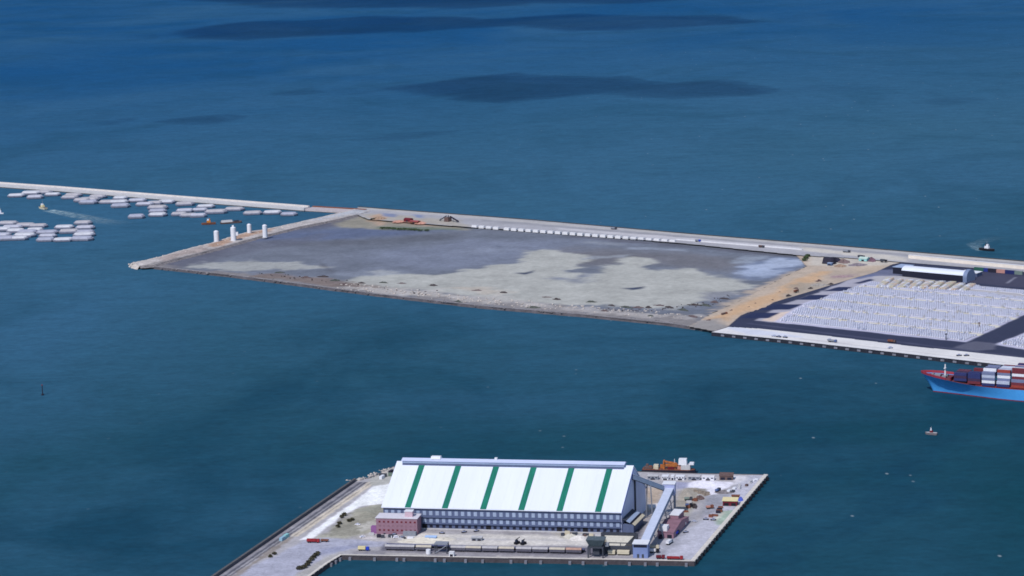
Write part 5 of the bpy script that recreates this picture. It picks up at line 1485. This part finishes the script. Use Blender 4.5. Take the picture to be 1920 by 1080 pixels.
# ------------------------------------------------------------------ boats
def boat(name, label, cat, px, heading, L, hullm, housem, deckm, funnel=None, mast=4.0, house=(.35, .62), hh=3.0):
    t = thing(name, label, cat, P(px[0], px[1], 0), heading)
    w_ = L * .28
    def ol(k, l): return [(-l / 2, -w_ * k * .85), (l * .2, -w_ * k), (l * .38, -w_ * k * .62), (l / 2, -.05), (l / 2, .05), (l * .38, w_ * k * .62), (l * .2, w_ * k), (-l / 2, w_ * k * .85)]
    loft(MB(), [(ol(.38, L * .9), -.6), (ol(.46, L * .97), .8), (ol(.5, L), L * .09 + 1)]).build('hull', hullm, t)
    loft(MB(), [(ol(.46, L * .95), L * .09 + 1.01), (ol(.46, L * .95), L * .09 + 1.12)]).build('deck', deckm, t)
    z0 = L * .09 + 1.13; x0, x1 = (house[0] - .5) * L, (house[1] - .5) * L
    MB().box(x0, x1, -w_ * .3, w_ * .3, z0, z0 + hh, tx=.3, ty=.2).build('deckhouse', housem, t)
    b_ = MB().box(x0 + (x1 - x0) * .4, x1 - .4, -w_ * .22, w_ * .22, z0 + hh + .01, z0 + hh + 2.2, tx=.2, ty=.2).build('wheelhouse', M_WHITE, t)
    MB().box(x1 - 1.0, x1 - .45, -w_ * .2, w_ * .2, z0 + hh + .9, z0 + hh + 1.8).build('window', M_GLASS, b_)
    MB().cyl(x0 + (x1 - x0) * .5, 0, z0 + hh + 2.2, z0 + hh + 2.2 + mast, .25, .12, n=8).build('mast', M_GREY, t)
    if funnel: MB().cyl(x0 + 1.2, 0, z0 + hh, z0 + hh + 2.6, .8, .7, n=12).build('funnel', funnel, t)
    return t


def wake(label, pts_px, w0, w1, strength=.6):
    m = bpy.data.materials.new('foam'); m.use_nodes = True
    nt = m.node_tree; N = nt.nodes; L = nt.links
    b = N['Principled BSDF']; b.inputs['Base Color'].default_value = (.36, .5, .56, 1); b.inputs['Roughness'].default_value = .8
    at = N.new('ShaderNodeAttribute'); at.attribute_name = 'foam'
    tc = N.new('ShaderNodeTexCoord'); nz = N.new('ShaderNodeTexNoise'); nz.inputs['Scale'].default_value = .12; nz.inputs['Detail'].default_value = 5
    L.new(tc.outputs['Object'], nz.inputs['Vector'])
    mr = N.new('ShaderNodeMapRange'); mr.inputs[1].default_value = .3; mr.inputs[2].default_value = .65; L.new(nz.outputs['Fac'], mr.inputs[0])
    mm = N.new('ShaderNodeMath'); mm.operation = 'MULTIPLY'; L.new(at.outputs['Fac'], mm.inputs[0]); L.new(mr.outputs[0], mm.inputs[1])
    L.new(mm.outputs[0], b.inputs['Alpha'])
    pts = [P(x, y, 0) for x, y in pts_px]; n = 40; vs = []; fs = []; cs = []
    for i in range(n + 1):
        s = i / n * (len(pts) - 1); k = min(int(s), len(pts) - 2); p = pts[k].lerp(pts[k + 1], s - k)
        d = (pts[k + 1] - pts[k]).normalized(); nn = Vector((-d.y, d.x, 0)); wd = w0 + (w1 - w0) * i / n
        for j in range(5):
            q = p + nn * wd * (j - 2) / 2; vs.append((q.x, q.y, .25))
            cs.append(strength * (1 - i / n) ** 1.3 * (0 if j in (0, 4) else 1))
        if i:
            for j in range(4): fs.append(((i - 1) * 5 + j, (i - 1) * 5 + j + 1, i * 5 + j + 1, i * 5 + j))
    me = bpy.data.meshes.new('wake'); me.from_pydata(vs, [], fs)
    a_ = me.attributes.new('foam', 'FLOAT', 'POINT'); a_.data.foreach_set('value', cs)
    me.materials.append(m); me.update()
    o = bpy.data.objects.new('wake', me); COL.objects.link(o)
    tag(o, label, 'wake', kind='stuff')


def hd(a, b):
    d = P(*b) - P(*a); return math.atan2(d.y, d.x)


boat('workboat', 'beige workboat under way with a pale wake by the moored barges', 'boat', (80, 392), hd((110, 399), (70, 390)), 24, M_BEIGE, M_YEL, M_BROWN, mast=9)
wake('pale wake trailing behind the beige workboat', [(91, 394.5), (130, 402), (200, 416), (240, 421)], 12, 26, .85)
boat('tugboat', 'black-hulled tug with white wheelhouse out at sea beyond the causeway', 'tugboat', (1851, 470), hd((1840, 469), (1870, 472)), 22, M_BLACK, M_WHITE, M_DGREY, funnel=M_BLACK, mast=4)
wake('faint wake behind the black-hulled tug', [(1842, 470), (1830, 464), (1826, 458), (1850, 450), (1890, 443)], 8, 16, .55)
boat('launch', 'small red and white launch under the bow of the container ship', 'boat', (1746, 815), hd((1760, 816), (1735, 814)), 11, mat('dull_launch_hull', A(120, 112, 118)), M_DRED, M_CONC, mast=1.5, hh=1.8)
boat('tugboat', 'orange and yellow tug near the silos', 'tugboat', (391, 421), hd((405, 420), (378, 421.5)), 21, M_RUST, M_ORANGE, M_BROWN, funnel=M_ORANGE, mast=3)
boat('launch', 'white launch half out of the frame beside the barges', 'boat', (1, 401), hd((0, 401), (20, 402)), 12, M_WHITE, M_WHITE, M_GREY, mast=4)
db = thing('deck_barge', 'dark brown deck barge carrying a pale shed behind the silos', 'barge', P(433, 418.5, 0), hd((415, 420), (455, 417)))
loft(MB(), [(outline(30, 9, 2), -.5), (outline(32, 10, 2), 2.2)]).build('hull', M_BROWN, db)
MB().box(-14, 2, -3, 3, 2.22, 4.8, tx=.3, ty=.8).build('deck_cargo', M_CONC, db)
MB().box(5, 12, -3, 3, 2.22, 3.6, tx=.5, ty=.5).build('deck_cargo', M_SOOT, db)
bu = thing('channel_marker', 'thin dark channel marker post standing alone in the harbour water', 'marker', P(80, 741, 0))
MB().cyl(0, 0, -1, 10, .55, .4, n=10).build('post', M_SOOT, bu)
MB().cyl(0, 0, 10.01, 11.2, .9, .2, n=10).build('topmark', M_DRED, bu)
MB().cyl(0, 0, -1, 1.4, 1.3, 1.3, n=12).build('float_base', M_SOOT, bu)

# crane vessel behind the pier
M_RORANGE = mat('rusty_orange', A(178, 108, 58), var=.4, scale=.6)
cv_ = thing('crane_vessel', 'rusty work vessel with orange cranes moored behind the pier', 'ship', P(1203, 889, 0), W_RZ)
CVL = 45
pts_ = [(0, 0), (CVL * .9, 0), (CVL, 3), (CVL, 7), (CVL * .9, 10), (0, 10)]
MB().prism(pts_, -1, 3.6).build('hull', M_SOOT, cv_)
MB().prism([(.4, .4), (CVL * .89, .4), (CVL - .6, 3.2), (CVL - .6, 6.8), (CVL * .89, 9.6), (.4, 9.6)], 3.62, 4.0).build('deck', M_RUST, cv_)
MB().box(2, 9, 2, 7, 4.02, 5.6).build('deck_cargo', M_BROWN, cv_); MB().box(9.5, 14, 3, 7.5, 4.02, 7.2, tx=.3).build('deck_cargo', M_BEIGE, cv_)
MB().box(22, 27, 2, 8, 4.02, 6.2).build('deck_cargo', M_DRED, cv_)
crn = MB().beam((18.5, 3, 4), (18.5, 3, 10.5), 1.1).beam((18.5, 7.5, 4), (18.5, 7.5, 10.5), 1.1).beam((18.5, 3, 10.5), (18.5, 7.5, 10.5), 1.0).build('crane_frame', M_RORANGE, cv_)
MB().beam((18.5, 5, 10.2), (29, 5, 8.5), 1.3).beam((18.5, 5, 7.5), (29, 5, 8.5), .8).build('crane_boom', M_RORANGE, crn)
MB().beam((29, 5, 8.5), (33, 4, 5), .8).build('crane_boom', M_RORANGE, crn)
MB().box(20, 30, 2.4, 3.4, 6.3, 8.6).build('winch_frame', M_RORANGE, cv_)
MB().box(33, 41, 1.4, 8.6, 4.02, 8.0, tx=.2, ty=.2).build('deckhouse', M_CONC, cv_)
MB().box(31, 38, 2, 8, 8.02, 12.8, tx=.3, ty=.3).build('bridge', M_WHITE, cv_)
MB().box(40, 44, 2.5, 7.5, 8.02, 9.6, tx=.2).build('fore_house', M_WHITE, cv_)
for k, (x, y, w_, h_) in enumerate(((3, 6, 2, 3.2), (6, 2.5, 2.5, 2.6), (11, 1.5, 3, 2.2), (15, 6, 2.5, 2.8), (24, 7, 3, 3.4), (27, 3, 2, 4.2), (31, 6.5, 2, 3))):
    MB().box(x, x + w_, y, y + 2, 4.05, 4.05 + h_).build('deck_cargo', (M_BROWN, M_RUST, M_BEIGE, M_RORANGE, M_DGREY, M_RUST, M_CONC)[k], cv_)
MB().cyl(27.5, 5, 8, 12.5, .5, .3, n=8).build('mast', M_CONC, cv_)
MB().box(30, 33, 3, 7, 4.02, 6.6).build('deck_cargo', mat('salmon_paint', A(196, 140, 126)), cv_)

# ------------------------------------------------------------------ container ship
SN = P(1807, 745.2, 0); SE = P(1920, 753.5, 0)
sdv = (SE - SN).normalized(); snv = Vector((-sdv.y, sdv.x, 0))
stem = P(1741, 738.5, 0)
B2 = 15.0
along = (stem - SN).dot(sdv)
ship_loc = SN + sdv * along + snv * B2
ship = thing('container_ship', 'light blue container ship with red foredeck steaming in beside the quay', 'ship', (ship_loc.x, ship_loc.y, 0), math.atan2(sdv.y, sdv.x))
ST = [(-10, .4, 17.6, 1, .2), (-7, 3.6, 17.4, 3, .5), (-2, 6.8, 17.1, 8, 1.0), (6, 10.4, 16.4, 16, 2.2), (18, 13.2, 15.2, 27, 4.2), (30, 14.6, 13.6, 40, 7.0), (44, 15, 12.2, 54, 10.0), (60, 15, 11.4, 68, 12.8),
      (74, 15, 11, 82, 14.6), (90, 15, 11, 94, 15), (150, 15, 11, 150, 15), (185, 15, 11, 182, 14), (196, 13.4, 11, 192, 9)]
def hull_side(mb, zt_of, zb, bulge=.5):
    rows = []
    for xt, bt, zt, xw, bw_ in ST:
        r = []
        for k in range(7):
            s = k / 6
            e = s ** (1.7 if xt < 70 else 1.2)     # flare: hull opens late
            z_ = zb + (zt - zb) * s
            r.append((xw + (xt - xw) * (s ** 1.2), bw_ + (bt - bw_) * e, z_))
        rows.append(r)
    vs = []; fs = []
    for sgn in (-1, 1):
        base = len(vs)
        for r in rows: vs += [(x, sgn * y, z_) for x, y, z_ in r]
        n = len(rows)
        for i in range(n - 1):
            for k in range(6):
                q = (base + i * 7 + k, base + (i + 1) * 7 + k, base + (i + 1) * 7 + k + 1, base + i * 7 + k + 1)
                fs.append(q if sgn < 0 else q[::-1])
    h = len(rows) * 7
    for k in range(6):
        fs.append((k, k + 1, h + k + 1, h + k))
        e = (len(rows) - 1) * 7
        fs.append((e + k, h + e + k, h + e + k + 1, e + k + 1))
    return mb.add(vs, fs)
hull_side(MB(), None, .9).build('hull', mat('hull_blue', A(74, 156, 226), var=.07, scale=.15, rough=.45), ship, smooth=True)
wl_ = [(xw, bw_) for xt, bt, zt, xw, bw_ in ST]
ol_ = [(x + .1, -b * .995) for x, b in wl_] + [(x + .1, b * .995) for x, b in wl_[::-1]]
MB().prism(ol_, -1.5, .92).build('boot_topping', mat('boot_red', A(120, 34, 52), var=.15), ship)
dk = [(xt + .5, -bt * .97) for xt, bt, zt, xw, bw_ in ST]
n_ = len(ST)
mb = MB()
mb.add([(xt + .5, -bt * .96, zt - .6) for xt, bt, zt, _, _ in ST] + [(xt + .5, bt * .96, zt - .6) for xt, bt, zt, _, _ in ST], [(i, i + 1, n_ + i + 1, n_ + i) for i in range(n_ - 1)])
mb.build('deck', mat('deck_red_brown', A(112, 58, 66), var=.2, scale=.3), ship)
mb = MB(); fr = [s for s in ST if s[0] <= 18]
for sgn in (-1, 1):
    v = []
    for xt, bt, zt, _, _ in fr: v += [(xt - .3, sgn * bt * 1.01, zt - .05), (xt - .8, sgn * (bt * 1.02 + .2), zt + 2.2), (xt - .5, sgn * (bt * 1.02 - .25), zt + 2.2), (xt, sgn * bt * .97, zt - .05)]
    f = []
    for i in range(1, len(fr)):
        k = 4 * i
        for c in range(4): f.append((k - 4 + c, k - 4 + (c + 1) % 4, k + (c + 1) % 4, k + c))
    mb.add(v, f)
mb.build('bulwark', mat('bulwark_red', A(164, 58, 76), var=.1), ship)
MB().box(3, 9, -3.2, 3.2, 15.9, 17.6).box(0, 2.2, -2, 2, 16.6, 18).box(11, 15, -5, -1, 15.2, 17).box(11, 15, 1, 5, 15.2, 17).build('windlass', M_GREY, ship)
MB().cyl(13, 0, 15, 27.5, .9, .6, n=10).box(12.2, 13.8, -2.2, 2.2, 23.5, 24.1).build('foremast', M_CONCW, ship)
MB().box(21, 22.2, -12, 12, 13.5, 17.5).build('wave_breaker', M_DRED, ship)
MB().box(46, 148, -13.4, 13.4, 10.5, 12.4).build('hatch_coaming', mat('coaming_red', A(124, 46, 52), var=.2), ship)
MB().box(152, 164, -14.6, 14.6, 10.5, 33).build('deckhouse', M_WHITE, ship)
MB().box(151.5, 158, -15.5, 15.5, 33.02, 36).build('bridge', M_WHITE, ship)
MB().box(168, 176, -5, 5, 10.5, 30, tx=.6).build('funnel', mat('hull_blue', A(74, 156, 226)), ship)
CC = [('navy', mat('box_navy', A(48, 56, 108), var=.12), 26), ('blue-grey', mat('box_bluegrey', A(118, 126, 160), var=.12), 20), ('pale grey', mat('box_pale', A(186, 192, 214), var=.1), 24), ('white', M_WHITE, 6),
      ('maroon', mat('box_maroon', A(116, 50, 62), var=.14), 14), ('pinkish', mat('box_pink', A(184, 142, 148), var=.1), 6), ('dark purple', mat('box_purple', A(66, 48, 78), var=.15), 10), ('rust red', mat('box_rust', A(156, 66, 58), var=.14), 8)]
def box_mesh(name, m, L):
    mb = MB(); mb.box(0, L, 0, 2.44, 0, 2.59)
    for i in range(int(L / .8)):
        x = .2 + i * .8; mb.box(x, x + .4, -.05, -.004, .12, 2.46)
    for y in (.06, 1.27): mb.box(-.05, -.004, y, y + 1.1, .1, 2.5)
    o = mb.build(name, m); COL.objects.unlink(o); return o
BX = {c[0]: box_mesh('shipping_container', c[1], 12.19) for c in CC}
BX2 = {c[0]: box_mesh('shipping_container', c[1], 6.06) for c in CC}
ship_m = Matrix.Translation((ship_loc.x, ship_loc.y, 0)) @ Matrix.Rotation(math.atan2(sdv.y, sdv.x), 4, 'Z')
bays = [(24.5, 3, 8, 3), (38.5, 4, 10, 3), (52.5, 6, 11, 0), (66.5, 6, 11, 0), (80.5, 7, 11, 0), (94.5, 6, 11, 0), (108.5, 7, 11, 0)]
cnt = 0
for bi, (bx, mh, rows, drk) in enumerate(bays):
    hts = []
    for r in range(rows):
        h = mh - (1 if random.random() < .35 else 0) - (1 if random.random() < .15 else 0)
        if r == 0 and bi > 1: h = max(1, mh - random.choice((1, 2, 3, 4)))
        if r == 1 and bi > 1: h = max(2, mh - random.choice((0, 1, 2)))
        hts.append(max(1, h))
    prev = None
    for r in range(rows):
        for ti in range(hts[r]):
            top = ti == hts[r] - 1
            exposed = top or r == 0 or (r > 0 and hts[r - 1] <= ti) or (bi <= 1) or (prevh[min(r, len(prevh) - 1)] <= ti)
            if not exposed: continue
            wts = [c[2] for c in CC]
            if drk: wts = [30, 6, 2, 0, 22, 0, 36, 4]
            c = random.choices(CC, wts)[0][0]
            two = random.random() < .45
            y0 = -rows * 2.55 / 2 + r * 2.55
            for part in ((0, 1) if two else (0,)):
                src = (BX2 if two else BX)[c]
                o = src.copy(); COL.objects.link(o)
                p = ship_m @ Vector((bx + part * 6.13, y0, (14.4, 13.1, 12.45)[min(bi, 2)] + ti * 2.6))
                o.location = p; o.rotation_euler = (0, 0, math.atan2(sdv.y, sdv.x))
                half = (', bow half' if part == 0 else ', stern half') if two else ''
                tag(o, '%s container, bay %s from bow, tier %s, row %s from nearer side%s' % (c, ORD[bi], ORD[ti], ORD[r], half), 'container', 'containers stacked on the container ship')
                cnt += 1
    prevh = hts
print('containers', cnt, 'cars stuff', len(rest), 'vans', vn)
sc.cycles.filter_width = 1.7
